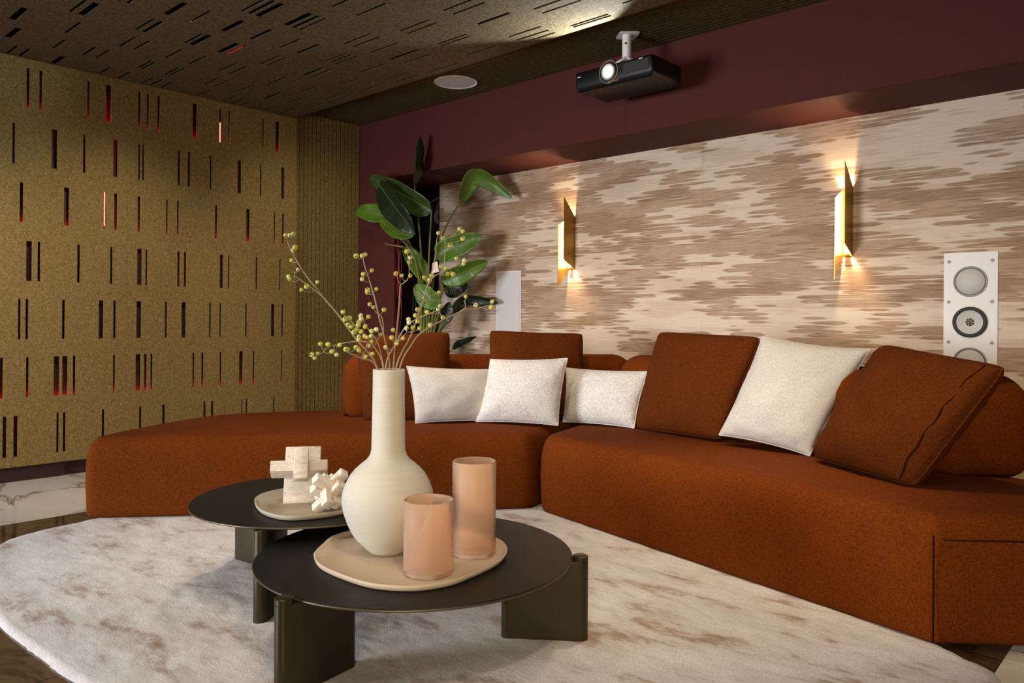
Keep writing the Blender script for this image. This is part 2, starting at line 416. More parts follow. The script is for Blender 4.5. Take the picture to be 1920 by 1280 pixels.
CEIL_ROWS = [[-5.442,-5.246,[[1.391,1.408],[1.456,1.473],[1.63,1.664],[1.912,1.929],[2.034,2.051],[2.185,2.202],[2.244,2.261],[2.313,2.33],[2.572,2.589],[2.765,2.782],[2.834,2.851],[3.105,3.122],[3.231,3.248]]],[-5.129,-4.922,[[1.303,1.337],[1.546,1.563],[1.708,1.725],[1.782,1.799],[2.033,2.05],[2.057,2.074],[2.207,2.224],[2.234,2.251],[2.479,2.496],[2.549,2.566],[2.71,2.727],[2.928,2.952],[3.105,3.122],[3.284,3.301]]],[-4.801,-4.574,[[1.238,1.272],[1.508,1.525],[1.798,1.815],[1.876,1.893],[2.066,2.083],[2.215,2.232],[2.406,2.423],[2.482,2.499],[2.765,2.782],[3.011,3.028],[3.232,3.249],[3.295,3.312]]],[-4.454,-4.226,[[1.418,1.435],[1.462,1.496],[1.752,1.769],[1.792,1.816],[2.026,2.043],[2.056,2.09],[2.227,2.261],[2.286,2.303],[2.511,2.528],[2.557,2.574],[2.816,2.84],[2.875,2.892],[3.1,3.117],[3.284,3.301]]],[-4.106,-3.884,[[1.53,1.547],[1.573,1.59],[1.76,1.794],[1.901,1.918],[2.073,2.107],[2.246,2.27],[2.437,2.454],[2.553,2.577],[2.754,2.771],[2.787,2.804],[2.83,2.847],[3.028,3.045],[3.23,3.247],[3.31,3.327]]],[-3.768,-3.519,[[2.011,2.028],[2.049,2.073],[2.091,2.125],[2.259,2.293],[2.31,2.334],[2.357,2.374],[2.65,2.667],[2.713,2.73],[2.843,2.86],[2.993,3.017],[3.096,3.113],[3.319,3.336]]],[-3.367,-3.124,[[2.291,2.308],[2.445,2.462],[2.734,2.751],[2.787,2.804],[3.01,3.027],[3.042,3.059],[3.254,3.271]]],[-2.979,-2.738,[[2.7,2.717],[2.767,2.784],[2.944,2.968],[3.195,3.212],[3.262,3.279],[3.315,3.332]]],[-2.614,-2.363,[[2.993,3.01],[3.062,3.079],[3.296,3.313],[3.32,3.337]]]]
BRANCHES = [[[[[-1.9794,1.5204,0.8629],[-2.0185,1.4769,0.9536],[-2.0557,1.435,1.0297],[-2.0838,1.4016,1.0816],[-2.1237,1.3574,1.1571],[-2.1485,1.3269,1.2244],[-2.1554,1.3128,1.2597],[-2.1534,1.3069,1.273]],[[-2.0838,1.4016,1.0816],[-2.0987,1.3786,1.1052],[-2.1314,1.3487,1.1369],[-2.1448,1.3365,1.1488],[-2.1478,1.3337,1.1628]]],[[[-2.153,1.3058,1.2757],[-2.1534,1.3069,1.273]],[[-2.1423,1.3136,1.2756],[-2.1534,1.3069,1.273]],[[-2.1559,1.3346,1.2823],[-2.1537,1.3077,1.2711]],[[-2.1363,1.3291,1.2386],[-2.1505,1.3229,1.2345]],[[-2.1397,1.3249,1.229],[-2.1485,1.3269,1.2244]],[[-2.1632,1.3343,1.1999],[-2.1379,1.34,1.1956]],[[-2.1347,1.3391,1.1702],[-2.1478,1.3337,1.1628]],[[-2.1664,1.3249,1.1489],[-2.1448,1.3365,1.1488]],[[-2.1544,1.3213,1.1396],[-2.1333,1.347,1.1386]],[[-2.1187,1.3605,1.1178],[-2.108,1.3701,1.1143]],[[-2.1177,1.3417,1.1064],[-2.0987,1.3786,1.1052]],[[-2.0936,1.3834,1.1321],[-2.1066,1.3763,1.1247]]]],[[[[-1.9436,1.5531,0.8632],[-1.9611,1.5484,0.9417],[-1.9832,1.5395,1.0227],[-2.0023,1.5333,1.092],[-2.0214,1.5271,1.1454],[-2.0391,1.5223,1.1909],[-2.049,1.5244,1.2142]],[[-1.9674,1.5459,0.9648],[-1.9863,1.5547,1.0187],[-2.0,1.5422,1.039]]],[[[-2.0577,1.5032,1.2194],[-2.049,1.5244,1.2142]],[[-2.0285,1.5051,1.2189],[-2.0476,1.5241,1.2109]],[[-2.038,1.5247,1.2248],[-2.049,1.5244,1.2142]],[[-2.0182,1.536,1.1736],[-2.029,1.525,1.1649]],[[-2.031,1.5125,1.161],[-2.0265,1.5257,1.1584]],[[-2.027,1.5052,1.1446],[-2.0187,1.528,1.1378]],[[-2.0345,1.5323,1.111],[-2.0078,1.5315,1.1073]],[[-2.0044,1.5438,1.1136],[-2.0078,1.5315,1.1073]],[[-2.0309,1.5296,1.1038],[-2.005,1.5324,1.0996]],[[-2.0294,1.5375,1.0645],[-1.9941,1.536,1.0623]],[[-2.0166,1.5425,1.0555],[-2.0,1.5422,1.039]],[[-1.9966,1.5692,1.0476],[-1.9961,1.5458,1.0332]]]],[[[[-1.9362,1.56,0.8633],[-1.9478,1.5764,0.9334],[-1.9565,1.5956,1.0355],[-1.9681,1.6121,1.1185],[-1.9822,1.6263,1.1318]],[[-1.9782,1.6222,1.128],[-1.9391,1.6224,1.1512],[-1.9378,1.6235,1.1966]]],[[[-1.9855,1.6084,1.1653],[-1.9822,1.6263,1.1318]],[[-1.9701,1.6203,1.1595],[-1.9559,1.6223,1.1413]],[[-1.9317,1.6236,1.158],[-1.9389,1.6226,1.1577]],[[-1.941,1.6167,1.2354],[-1.9378,1.6235,1.1966]],[[-1.9351,1.6253,1.2163],[-1.9378,1.6235,1.1966]],[[-1.9533,1.6391,1.2031],[-1.9378,1.6235,1.1966]],[[-1.9795,1.5937,0.9826],[-1.9515,1.5846,0.9772]],[[-1.9875,1.5941,0.9576],[-1.949,1.5791,0.948]],[[-1.9699,1.5969,0.9398],[-1.9478,1.5764,0.9334]]]],[[[[-1.9317,1.5641,0.8634],[-1.895,1.5977,0.9668],[-1.8717,1.619,1.0601],[-1.8512,1.6377,1.1411],[-1.8186,1.6676,1.1698],[-1.7859,1.6975,1.1903]],[[-1.8541,1.635,1.1295],[-1.8412,1.6469,1.21],[-1.8356,1.652,1.2808]],[[-1.8186,1.6676,1.1698],[-1.8162,1.6698,1.2749]]],[[[-1.8748,1.6326,1.1505],[-1.8523,1.6367,1.141]],[[-1.8524,1.644,1.1564],[-1.8504,1.6384,1.1525]],[[-1.8624,1.6449,1.1418],[-1.8523,1.6367,1.141]],[[-1.8184,1.6823,1.1632],[-1.8279,1.6591,1.1616]],[[-1.8123,1.6933,1.1647],[-1.8279,1.6591,1.1616]],[[-1.8014,1.6903,1.1602],[-1.8046,1.6804,1.1786]],[[-1.8076,1.664,1.178],[-1.8139,1.6719,1.1727]],[[-1.8351,1.6672,1.1866],[-1.8183,1.6679,1.1848]],[[-1.8015,1.7021,1.2124],[-1.7859,1.6975,1.1903]],[[-1.7804,1.719,1.2055],[-1.7859,1.6975,1.1903]],[[-1.7755,1.7099,1.1938],[-1.7859,1.6975,1.1903]],[[-1.8381,1.6585,1.2916],[-1.8356,1.652,1.2808]],[[-1.8163,1.6579,1.2739],[-1.8165,1.6695,1.2599]],[[-1.8126,1.6866,1.2525],[-1.8169,1.6692,1.2449]],[[-1.7851,1.7012,1.3046],[-1.8162,1.6698,1.2749]],[[-1.7714,1.7021,1.296],[-1.8162,1.6698,1.2749]],[[-1.7664,1.6976,1.272],[-1.8165,1.6695,1.2599]],[[-1.8386,1.6636,1.1033],[-1.8629,1.627,1.0948]]]],[[[[-1.9228,1.5723,0.8635],[-1.8871,1.5913,0.9348],[-1.853,1.609,0.9796],[-1.7985,1.6453,1.0162],[-1.7429,1.6827,1.0505],[-1.7352,1.6761,1.0761]],[[-1.7429,1.6827,1.0505],[-1.7221,1.7153,1.0529],[-1.6868,1.7476,1.0652]],[[-1.7985,1.6453,1.0162],[-1.806,1.6385,1.04]]],[[[-1.7384,1.6852,1.0895],[-1.7352,1.6761,1.0761]],[[-1.7252,1.7166,1.0629],[-1.7221,1.7153,1.0529]],[[-1.6897,1.7533,1.0746],[-1.6868,1.7476,1.0652]],[[-1.6747,1.7334,1.0569],[-1.712,1.7245,1.0564]],[[-1.8273,1.6169,0.9991],[-1.8296,1.6246,0.9953]],[[-1.7853,1.6321,1.0233],[-1.8006,1.6434,1.023]],[[-1.8116,1.6354,1.0488],[-1.806,1.6385,1.04]],[[-1.798,1.6321,1.0598],[-1.806,1.6385,1.04]],[[-1.8403,1.6158,1.0406],[-1.806,1.6385,1.04]]]],[[[[-1.9541,1.5436,0.8631],[-1.9149,1.5523,0.9388],[-1.876,1.5608,0.9954],[-1.8345,1.5717,1.0196],[-1.776,1.5981,1.0435]],[[-1.9149,1.5523,0.9388],[-1.8668,1.5584,0.9777]]],[[[-1.8815,1.5544,0.9588],[-1.8943,1.5549,0.9555]],[[-1.8577,1.5481,0.9897],[-1.8668,1.5584,0.9777]],[[-1.8466,1.5488,1.0076],[-1.8582,1.5655,1.0058]],[[-1.8443,1.5722,1.0294],[-1.8345,1.5717,1.0196]],[[-1.8275,1.5645,1.0478],[-1.8261,1.5755,1.023]],[[-1.8305,1.5684,1.0117],[-1.8523,1.567,1.0092]],[[-1.8309,1.5767,0.99],[-1.8668,1.5584,0.9777]],[[-1.8501,1.5673,0.991],[-1.8668,1.5584,0.9777]],[[-1.8499,1.549,1.0174],[-1.8523,1.567,1.0092]],[[-1.873,1.5233,0.9425],[-1.9149,1.5523,0.9388]],[[-1.9187,1.515,0.9295],[-1.9205,1.5511,0.928]]]],[[[[-1.972,1.5272,0.863],[-1.9945,1.4794,0.8939],[-2.0047,1.4431,0.9106],[-1.991,1.4284,0.9213]],[[-1.9945,1.4794,0.8939],[-1.967,1.4829,0.9427],[-1.9994,1.4533,0.9463],[-2.0346,1.4211,0.938],[-2.058,1.3996,0.9278],[-2.0726,1.3863,0.9097],[-2.0873,1.3729,0.8996]]],[[[-2.0919,1.3643,0.9049],[-2.0873,1.3729,0.8996]],[[-2.0848,1.3694,0.8947],[-2.0873,1.3729,0.8996]],[[-2.0737,1.3821,0.9389],[-2.0643,1.3939,0.92]],[[-2.0882,1.3818,0.9093],[-2.081,1.3786,0.9039]],[[-2.0532,1.3962,0.938],[-2.0547,1.4027,0.9293]],[[-2.0423,1.4031,0.9155],[-2.0684,1.3901,0.9149]],[[-2.0387,1.4181,0.9053],[-2.0446,1.4119,0.9336]],[[-2.0191,1.4164,0.9365],[-2.0413,1.415,0.9351]],[[-2.0069,1.4302,0.9227],[-1.9969,1.4347,0.9167]],[[-2.0185,1.4471,0.922],[-2.0047,1.4431,0.9106]],[[-1.989,1.4556,0.9283],[-1.9988,1.4368,0.9152]],[[-1.9831,1.462,0.9208],[-1.9827,1.4809,0.9148]],[[-1.9544,1.4665,0.901],[-1.9906,1.4799,0.9009]],[[-1.9488,1.4881,0.9093],[-1.9866,1.4804,0.9078]]]],[[[[-1.957,1.5409,0.8631],[-1.9772,1.5156,0.9298],[-1.9972,1.4906,0.97],[-2.017,1.4656,1.002],[-2.0308,1.4463,1.0259]],[[-1.957,1.5409,0.8631],[-1.9628,1.5194,0.9422],[-1.9838,1.5001,0.9822],[-1.9988,1.4864,1.0162]],[[-1.9772,1.5156,0.9298],[-1.954,1.5273,0.9744]]],[[[-2.0415,1.4432,1.0395],[-2.0308,1.4463,1.0259]],[[-2.0313,1.4612,1.02],[-2.0249,1.4546,1.0157]],[[-2.0341,1.4454,1.0158],[-2.0249,1.4546,1.0157]],[[-2.0357,1.4583,0.9998],[-2.0142,1.4692,0.9974]],[[-2.0296,1.4651,0.9938],[-2.0113,1.4727,0.9929]],[[-1.9899,1.4723,1.0282],[-1.9988,1.4864,1.0162]],[[-1.9893,1.4744,1.0182],[-1.9988,1.4864,1.0162]],[[-1.9875,1.5011,1.0244],[-1.9988,1.4864,1.0162]],[[-2.0165,1.4863,1.0068],[-2.0142,1.4692,0.9974]],[[-2.0004,1.4721,0.9981],[-2.0113,1.4727,0.9929]],[[-1.99,1.4899,0.9942],[-1.9881,1.4962,0.9919]],[[-2.0126,1.4748,0.9839],[-2.0057,1.4799,0.9837]],[[-2.0123,1.4639,0.9759],[-2.0,1.487,0.9746]],[[-1.9972,1.4796,0.9781],[-2.0,1.487,0.9746]],[[-1.9711,1.5014,0.9792],[-1.9808,1.5029,0.9765]],[[-1.9618,1.5122,0.9845],[-1.954,1.5273,0.9744]],[[-1.9948,1.4913,0.964],[-1.9915,1.4977,0.9585]],[[-1.9816,1.4913,0.9594],[-1.9915,1.4977,0.9585]],[[-1.974,1.5014,0.9635],[-1.9718,1.5111,0.9593]],[[-2.0119,1.4828,0.9617],[-1.9915,1.4977,0.9585]],[[-1.994,1.4688,0.9522],[-1.9858,1.5049,0.947]],[[-1.9771,1.5063,0.9469],[-1.9829,1.5085,0.9413]],[[-1.961,1.5278,0.9683],[-1.9573,1.5256,0.968]],[[-1.9781,1.4949,0.9334],[-1.9772,1.5156,0.9298]]]]]
LEAVES = [[[[-4.659,3.95,2.068],[-4.63,3.93,2.174],[-4.601,3.92,2.305],[-4.565,3.92,2.431]],0.2,68,0],[[[-4.434,3.93,1.838],[-4.606,3.88,1.934],[-4.829,3.85,2.045],[-5.084,3.84,2.161]],0.22,-25,0],[[[-4.9,3.8,2.067],[-4.721,3.78,1.909],[-4.573,3.78,1.774],[-4.459,3.8,1.655]],0.23,35,1],[[[-4.898,3.88,1.823],[-5.002,3.86,1.851],[-5.115,3.84,1.876],[-5.266,3.84,1.889]],0.165,10,2],[[[-4.921,3.84,1.791],[-4.761,3.83,1.703],[-4.644,3.83,1.662],[-4.542,3.85,1.652]],0.12,-15,2],[[[-4.396,4.2,1.939],[-4.355,4.24,2.069],[-4.292,4.27,2.14],[-4.199,4.36,2.071],[-4.059,4.43,1.958]],0.17,25,2],[[[-4.565,4.1,1.52],[-4.443,4.14,1.566],[-4.333,4.2,1.61],[-4.218,4.26,1.661]],0.21,-10,2],[[[-4.489,4.1,1.313],[-4.363,4.14,1.356],[-4.272,4.2,1.409],[-4.178,4.28,1.467]],0.17,10,2],[[[-4.585,4.2,1.26],[-4.529,4.24,1.273],[-4.474,4.27,1.285],[-4.435,4.32,1.29]],0.19,0,1],[[[-4.62,4.05,1.31],[-4.675,4.02,1.419],[-4.756,4.0,1.523],[-4.819,3.98,1.589]],0.15,10,2],[[[-4.451,4.05,1.153],[-4.545,4.03,1.174],[-4.612,4.0,1.224],[-4.666,3.98,1.287]],0.18,-10,2],[[[-4.511,4.22,1.052],[-4.508,4.28,1.133],[-4.444,4.33,1.176],[-4.334,4.4,1.168],[-4.227,4.46,1.151]],0.11,30,1],[[[-4.485,4.1,0.992],[-4.471,4.12,1.043],[-4.469,4.14,1.093],[-4.462,4.15,1.151]],0.12,0,1],[[[-4.481,4.2,0.783],[-4.462,4.24,0.829],[-4.407,4.28,0.855],[-4.344,4.33,0.885]],0.07,40,1]]
PETIOLES = [[[-4.72,4.12,0.837],[-4.671,4.05,1.345],[-4.632,3.98,1.715],[-4.659,3.95,2.068]],[[-4.694,4.12,0.837],[-4.601,4.05,1.343],[-4.506,3.98,1.624],[-4.434,3.93,1.838]],[[-4.746,4.12,0.836],[-4.639,4.0,1.342],[-4.703,3.9,1.63],[-4.9,3.8,2.067]],[[-4.759,4.12,0.836],[-4.658,4.0,1.342],[-4.695,3.92,1.631],[-4.898,3.88,1.823]],[[-4.759,4.12,0.836],[-4.651,4.0,1.3],[-4.638,3.9,1.544],[-4.921,3.84,1.791]],[[-4.673,4.13,0.838],[-4.657,4.15,1.306],[-4.58,4.18,1.687],[-4.396,4.2,1.939]],[[-4.675,4.12,0.838],[-4.655,4.11,1.178],[-4.614,4.1,1.388],[-4.565,4.1,1.52]],[[-4.656,4.12,0.838],[-4.609,4.11,1.051],[-4.549,4.1,1.197],[-4.489,4.1,1.313]],[[-4.654,4.13,0.838],[-4.645,4.16,1.008],[-4.612,4.18,1.158],[-4.585,4.2,1.26]],[[-4.733,4.12,0.836],[-4.677,4.08,1.05],[-4.636,4.06,1.197],[-4.62,4.05,1.31]],[[-4.63,4.12,0.839],[-4.537,4.08,0.988],[-4.473,4.06,1.092],[-4.451,4.05,1.153]],[[-4.602,4.14,0.839],[-4.585,4.18,0.932],[-4.532,4.2,1.009],[-4.511,4.22,1.052]],[[-4.593,4.12,0.84],[-4.54,4.1,0.904],[-4.509,4.1,0.959],[-4.485,4.1,0.992]],[[-4.562,4.15,0.705],[-4.534,4.17,0.731],[-4.506,4.19,0.757],[-4.481,4.2,0.783]]]
LEAF_TAIL = [[-4.819,3.98,1.589],[-4.886,3.97,1.6],[-4.968,3.97,1.614],[-5.043,3.97,1.627]]
PLANT_TAG = [[-4.451,3.95,1.362],[-4.367,3.95,1.375],[-4.386,3.95,1.453],[-4.44,3.95,1.443]]
PILLOWS = {"A":[[-3.689,2.761,0.424],[-3.365,3.136,0.43],[-3.433,3.195,0.941],[-3.79,2.774,0.907]],"B":[[-3.223,3.329,0.43],[-2.834,3.747,0.43],[-2.886,3.795,0.936],[-3.277,3.379,0.952]],"C":[[-2.37,3.6,0.43],[-1.801,3.482,0.441],[-1.646,3.586,0.942],[-2.307,3.731,0.956]],"D":[[-1.286,3.314,0.439],[-0.814,3.038,0.43],[-0.534,3.042,0.872],[-1.019,3.344,0.93]],"E":[[-1.765,3.396,0.478],[-1.339,3.408,0.43],[-1.146,3.593,0.899],[-1.635,3.574,0.943]],"F":[[-3.357,2.871,0.43],[-3.108,3.242,0.435],[-3.159,3.314,0.722],[-3.456,2.885,0.744]],"G":[[-3.148,3.143,0.434],[-2.738,3.378,0.43],[-2.752,3.476,0.799],[-3.139,3.248,0.785]],"H":[[-2.83,3.539,0.427],[-2.378,3.596,0.43],[-2.35,3.687,0.734],[-2.875,3.622,0.732]]}
# ================================================================== SETTING
XF = -5.454          # face of the felt panels on the left wall
XB = -5.494          # wall surface behind them
YS = 4.03            # soffit face
YF = 4.53            # wallcovering
ZC = 2.6075          # felt ceiling
ZR = 2.67            # ribbed ceiling strip

def structure(name, bm, mat, **k):
    o = obj(name, bm, mat, **k); o['kind'] = 'structure'; return o

# floor: slab with marble tiles as pieces
bm = bmesh.new(); box(bm, XB - .1, 1.9, -1.3, 5.0, -.12, -.006)
floor = structure('floor', bm, M['grout'])
def tile_mesh(dx, dy, mat):
    bm = bmesh.new(); box(bm, 0, dx - .002, 0, dy - .002, -.006, 0)
    bmesh.ops.bevel(bm, geom=[e for e in bm.edges if all(v.co.z > -.001 for v in e.verts)], offset=.0008, segments=1, affect='EDGES')
    me = bpy.data.meshes.new('floor_tile'); bm.to_mesh(me); bm.free(); me.materials.append(mat); return me
cols = [(-5.494, 1.122, M['marble_white'])] + [(-4.372 + i * .9715, .9715, M['marble_brown']) for i in range(4)] + [(-.486 + i * 1.19, 1.19, M['marble_white']) for i in range(2)]
for x, dx, mt in cols:
    me = tile_mesh(dx, 1.2, mt)
    for k in range(5):
        o = link('floor_tile', me, None, floor); o.location = (x, -1.05 + .2 + k * 1.2 - (0.0), 0)

# left wall
bm = bmesh.new(); box(bm, XB - .1, XB, -1.3, 5.0, -.1, 2.8)
wall_left = structure('wall_left', bm, M['maroon_dark'])
bm = bmesh.new(); box(bm, XB, XB + .026, -1.3, 1.74, 0, .0925); box(bm, XB, XB + .008, 1.74, 4.03, 0, .0925)
structure('baseboard_left', bm, M['maroon_dark'])

def felt_panel(a0, a1, b0, b1, rows, th, place, mat, parent, name='felt_panel', gap=.0005):
    """a: along slot direction, b: across; rows = (r0, r1, [(s0, s1)...]); place(a, b, d) -> xyz, d = 0 face .. th back"""
    bm = bmesh.new(); g = gap
    a0, a1, b0, b1 = a0 + g, a1 - g, b0 + g, b1 - g
    def bx(x0, x1, y0, y1):
        if x1 - x0 < 1e-4 or y1 - y0 < 1e-4: return
        vs = [bm.verts.new(place(x, y, d)) for d in (0, th) for y in (y0, y1) for x in (x0, x1)]
        for f in ((0, 1, 3, 2), (4, 6, 7, 5), (0, 4, 5, 1), (2, 3, 7, 6), (0, 2, 6, 4), (1, 5, 7, 3)): bm.faces.new([vs[i] for i in f])
    cur = a0
    for r0, r1, sl in sorted(rows):
        if r1 <= a0 or r0 >= a1: continue
        r0c, r1c = max(r0, a0), min(r1, a1)
        bx(cur, r0c, b0, b1); cb = b0
        for s0, s1 in sorted(sl):
            if s0 < b0 + .004 or s1 > b1 - .004 or s0 < cb: continue
            bx(r0c, r1c, cb, s0); cb = s1
        bx(r0c, r1c, cb, b1); cur = r1c
    bx(cur, a1, b0, b1)
    return obj(name, bm, mat, parent)
rw = random.Random(5)
wrows = []
for i, (z0, z1, sl) in enumerate(WALL_ROWS):
    ext = list(sl)
    src = [s for s in sl if s[0] > 2.0]
    for s in src: ext.append([s[0] - 2.02 + .04 * (i % 3), s[1] - 2.02 + .04 * (i % 3)])
    ext = [e for e in ext if e in sl or e[1] < sl[0][0] - .03]
    wrows.append((z0, z1, ext))
for y0, y1 in ((-1.3, -.3), (-.3, .9), (.9, 2.108), (2.108, 3.402)):
    felt_panel(.0915, 2.6055, y0, y1, wrows, .004, lambda a, b, d: (XF - d, b, a), M['felt'], wall_left)
# dark battens carrying the panels' front edge
bm = bmesh.new(); box(bm, XB, XF - .0042, 3.37, 3.4, .1, 2.6); obj('batten', bm, M['dark_back'], wall_left)
# ribbed felt at the end of the wall
bm = bmesh.new()
pitch = (4.03 - 3.404) / 16
box(bm, XB, XB + .003, 3.404, 4.03, 0.0, ZR); obj('rib_backing', bm, M['dark_back'], wall_left); bm = bmesh.new()
for i in range(16):
    box(bm, XB + .003, XB + .016, 3.404 + i * pitch + .004, 3.404 + (i + 1) * pitch - .004, .0, ZR)
tag(obj('ribbed_panel', bm, M['ribs'], wall_left), kind='stuff')
# red LED tape behind the wall panels
def led(y0, y1, z0, z1, m, x=XB, name='led_strip'):
    bm = bmesh.new(); box(bm, x, x + .003, y0, y1, z0, z1); return obj(name, bm, M[m], wall_left)
led(1.975, 1.979, 1.62, 2.47, 'led_red'); led(2.777, 2.781, 2.31, 2.46, 'led_red')
xb = XF - .0095                                   # tape stuck to the back of the felt, shining onto the wall behind
for z in (2.297, 1.588, .502): led(1.2, 3.35, z, z + .006, 'led_red', xb)
led(1.2, 2.1, 1.115 + .02, 1.121 + .02, 'led_red_dim', xb)

# ceiling
bm = bmesh.new(); box(bm, XB - .1, 1.9, -1.3, 5.0, ZR + .03, 2.8)
ceiling = structure('ceiling', bm, M['dark_back'])
crows = []
for x0, x1, sl in CEIL_ROWS:
    crows.append((x0, x1, sl + [[s[0] - 1.9, s[1] - 1.9] for s in sl if s[1] - 1.9 < sl[0][0] - .05]))
for k, x0 in enumerate((-2.23, -1.86, -1.49, -1.12, -.75, -.38, 0, .37, .74, 1.11, 1.48)):
    src = CEIL_ROWS[k % 7][2]
    crows.append((x0, x0 + .245, src + [[s[0] - 1.9, s[1] - 1.9] for s in src if s[1] - 1.9 < src[0][0] - .05]))
for x0, x1 in ((-5.494, -3.075), (-3.075, -.62), (-.62, 1.9)):
    for y0, y1 in ((-1.3, -.3), (-.3, .9), (.9, 2.14), (2.14, 3.385)):
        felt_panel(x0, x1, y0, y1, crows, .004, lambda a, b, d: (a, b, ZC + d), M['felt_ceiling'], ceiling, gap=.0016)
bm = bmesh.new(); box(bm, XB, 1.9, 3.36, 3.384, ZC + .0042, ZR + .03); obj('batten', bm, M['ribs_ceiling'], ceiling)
bm = bmesh.new()
box(bm, XB, 1.9, 3.385, YS, ZR + .0125, ZR + .03); obj('rib_backing', bm, M['dark_back'], ceiling); bm = bmesh.new()
for i in range(16):
    p = (YS - 3.385) / 16
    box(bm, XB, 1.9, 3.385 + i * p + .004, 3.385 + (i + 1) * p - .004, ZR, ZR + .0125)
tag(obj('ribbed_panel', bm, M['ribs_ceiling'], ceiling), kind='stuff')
for y, x0_, x1_ in ((1.735, -5.46, -5.2), (2.16, -4.3, -3.8), (2.42, -4.9, -4.5), (3.24, -5.2, -4.6)):
    bm = bmesh.new(); box(bm, x0_, x1_, y, y + .004, ZR + .027, ZR + .03); obj('led_strip', bm, M['led_red_dim'], ceiling)

# back wall: maroon soffit and pier, ikat panels below
bm = bmesh.new(); box(bm, XB - .1, 1.9, 4.95, 5.05, -.1, 2.8)
wall_back = structure('wall_back', bm, M['dark_back'])
for x0, x1 in ((XB, -2.745), (-2.742, .1), (.103, 1.9)):
    boxobj('soffit_board', (x0, x1, YS, YS + .02, 2.177, ZR + .03), M['maroon'], wall_back, .0015, 1)
boxobj('soffit_underside', (XB, 1.9, YS + .0205, YF + .05, 2.177, 2.197), M['maroon'], wall_back, .001, 1)
boxobj('soffit_lip', (-5.0, 1.9, YS - .004, YS + .008, 2.172, 2.186), M['maroon'], wall_back, .001, 1)
boxobj('pier', (XB, -5.0, YS, YS + .03, 0, 2.1765), M['maroon'], wall_back, .0015, 1)
for x0, x1 in ((-5.007, -4.526), (-4.526, -2.485), (-2.485, -.445), (-.445, 1.9)):
    boxobj('wall_panel', (x0 + .0003, x1 - .0003, YF, YF + .03, 0, 2.1765), M['ikat'], wall_back, .0004, 1)
boxobj('panel_edge_trim', (-5.02, -5.0075, YF, YF + .06, 0, 2.1765), M['maroon_dark'], wall_back)

# open wiring niche between pier and wall panels
board = thing('wiring_board', 'navy board with cables seen in the dark gap behind the tall plant', 'board', (-5.2, 4.62, 1.8))
boxobj('board', (-.26, .17, 0, .02, -.9, .35), M['navy'], board, .002, 1)
bm = bmesh.new(); lathe(bm, [(.03, 0), (.062, .0), (.066, .008), (.062, .016), (.03, .016)], 28, close=True)
bmesh.ops.rotate(bm, matrix=Matrix.Rotation(R(90), 3, 'X'), verts=bm.verts); bmesh.ops.translate(bm, vec=(.10, -.002, .12), verts=bm.verts)
tag(obj('cable_coil', bm, M['white_wire'], board, autosmooth=40), 'pale round coil')
for k, pts in enumerate(([(.13, -.01, .34), (.10, -.015, .25), (.06, -.01, .19)], [(.14, -.01, .34), (.15, -.02, .26), (.14, -.01, .17)], [(.12, -.01, .30), (.04, -.01, .27), (-.06, -.01, .25)], [(.13, -.02, .2), (.11, -.02, -.1), (.12, -.02, -.6)])):
    bm = bmesh.new(); tube(bm, smooth_path(pts), .0045, 6); obj('cable', bm, M['white_wire'] if k < 3 else M['red_wire'], board, smooth=True)
rc = thing('red_cable_bundle', 'bundle of red cables hanging down the edge of the maroon pier', 'cable', (-4.985, 4.06, 2.1))
for k in range(4):
    r_ = random.Random(k)
    pts = [(.012 * k - .02 + r_.uniform(-.008, .008), r_.uniform(0, .03), -z * .12) for z in range(0, 15)]
    bm = bmesh.new(); tube(bm, smooth_path(pts, 3), .004, 6); obj('cable', bm, M['red_wire'] if k < 3 else M['maroon_dark'], rc, smooth=True)
lc = thing('black_cable_loop', 'black cable loops lying in the gap behind the left rust cushion', 'cable', (-4.93, 4.25, 0.9))
for k in range(3):
    pts = [(.09 * math.cos(a) * (1 - .15 * k), .02 * k, .25 + .2 * math.sin(a) * (1 - .1 * k)) for a in [i * .4 for i in range(17)]]
    bm = bmesh.new(); tube(bm, smooth_path(pts, 2), .007, 6); obj('cable', bm, M['black_wire'], lc, smooth=True)

# ================================================================== SOFA
A, N, O = Vector((.654, .757)), Vector((-.757, .654)), Vector((-4.16, 1.39))
D, N2, O2 = Vector((.977, -.214)), Vector((.214, .977)), Vector((-2.655, 3.105))
L = lambda a, n: O + A * a + N * n
Q = lambda a, n: O2 + D * a + N2 * n
SEATP = [(.012, .0195), (.004, .032), (0, .06), (-.006, .2), (-.002, .30), (.006, .345), (.018, .378), (.034, .4), (.05, .412), (.068, .4175)]
def seat_obj(outline, parent, spine):
    bm = bmesh.new(); loft_poly(bm, outline, SEATP, .010, spine)
    return obj('seat', bm, M['rust'], parent, autosmooth=70)
left = thing('sofa_module', 'left rust sofa module with rounded open end reaching toward the slotted felt wall', 'sofa', (0, 0, 0), 'modules of the corner sofa')
ol = [L(0, 0), L(2.25, 0)]
jl = [(2.25, 0), (2.83, .95)]
raw = [(0, 0), (1.1, 0), (2.255, 0), (2.53, .44), (2.82, .93), (2.4, 1.0), (1.9, 1.08), (1.4, 1.15), (.95, 1.155), (.62, 1.08), (.40, .97), (.24, .72), (.12, .44), (.04, .2)]
rad = [.09, .3, .12, .3, .12, .3, .3, .3, .3, .3, .3, .3, .3, .3]
seat_obj(densify(round_poly([L(*p) for p in raw], rad, 8), .05), left, (L(.75, .55), L(2.1, .5)))
right = thing('sofa_module', 'right rust sofa module with an angled end, its long seat facing the rug', 'sofa', (0, 0, 0), 'modules of the corner sofa')
raw = [(0.006, 0), (1.0, 0), (2.043, 0), (2.77, .94), (1.4, .95), (-.515, .95)]
rad = [.14, .3, .06, .12, .3, .05]
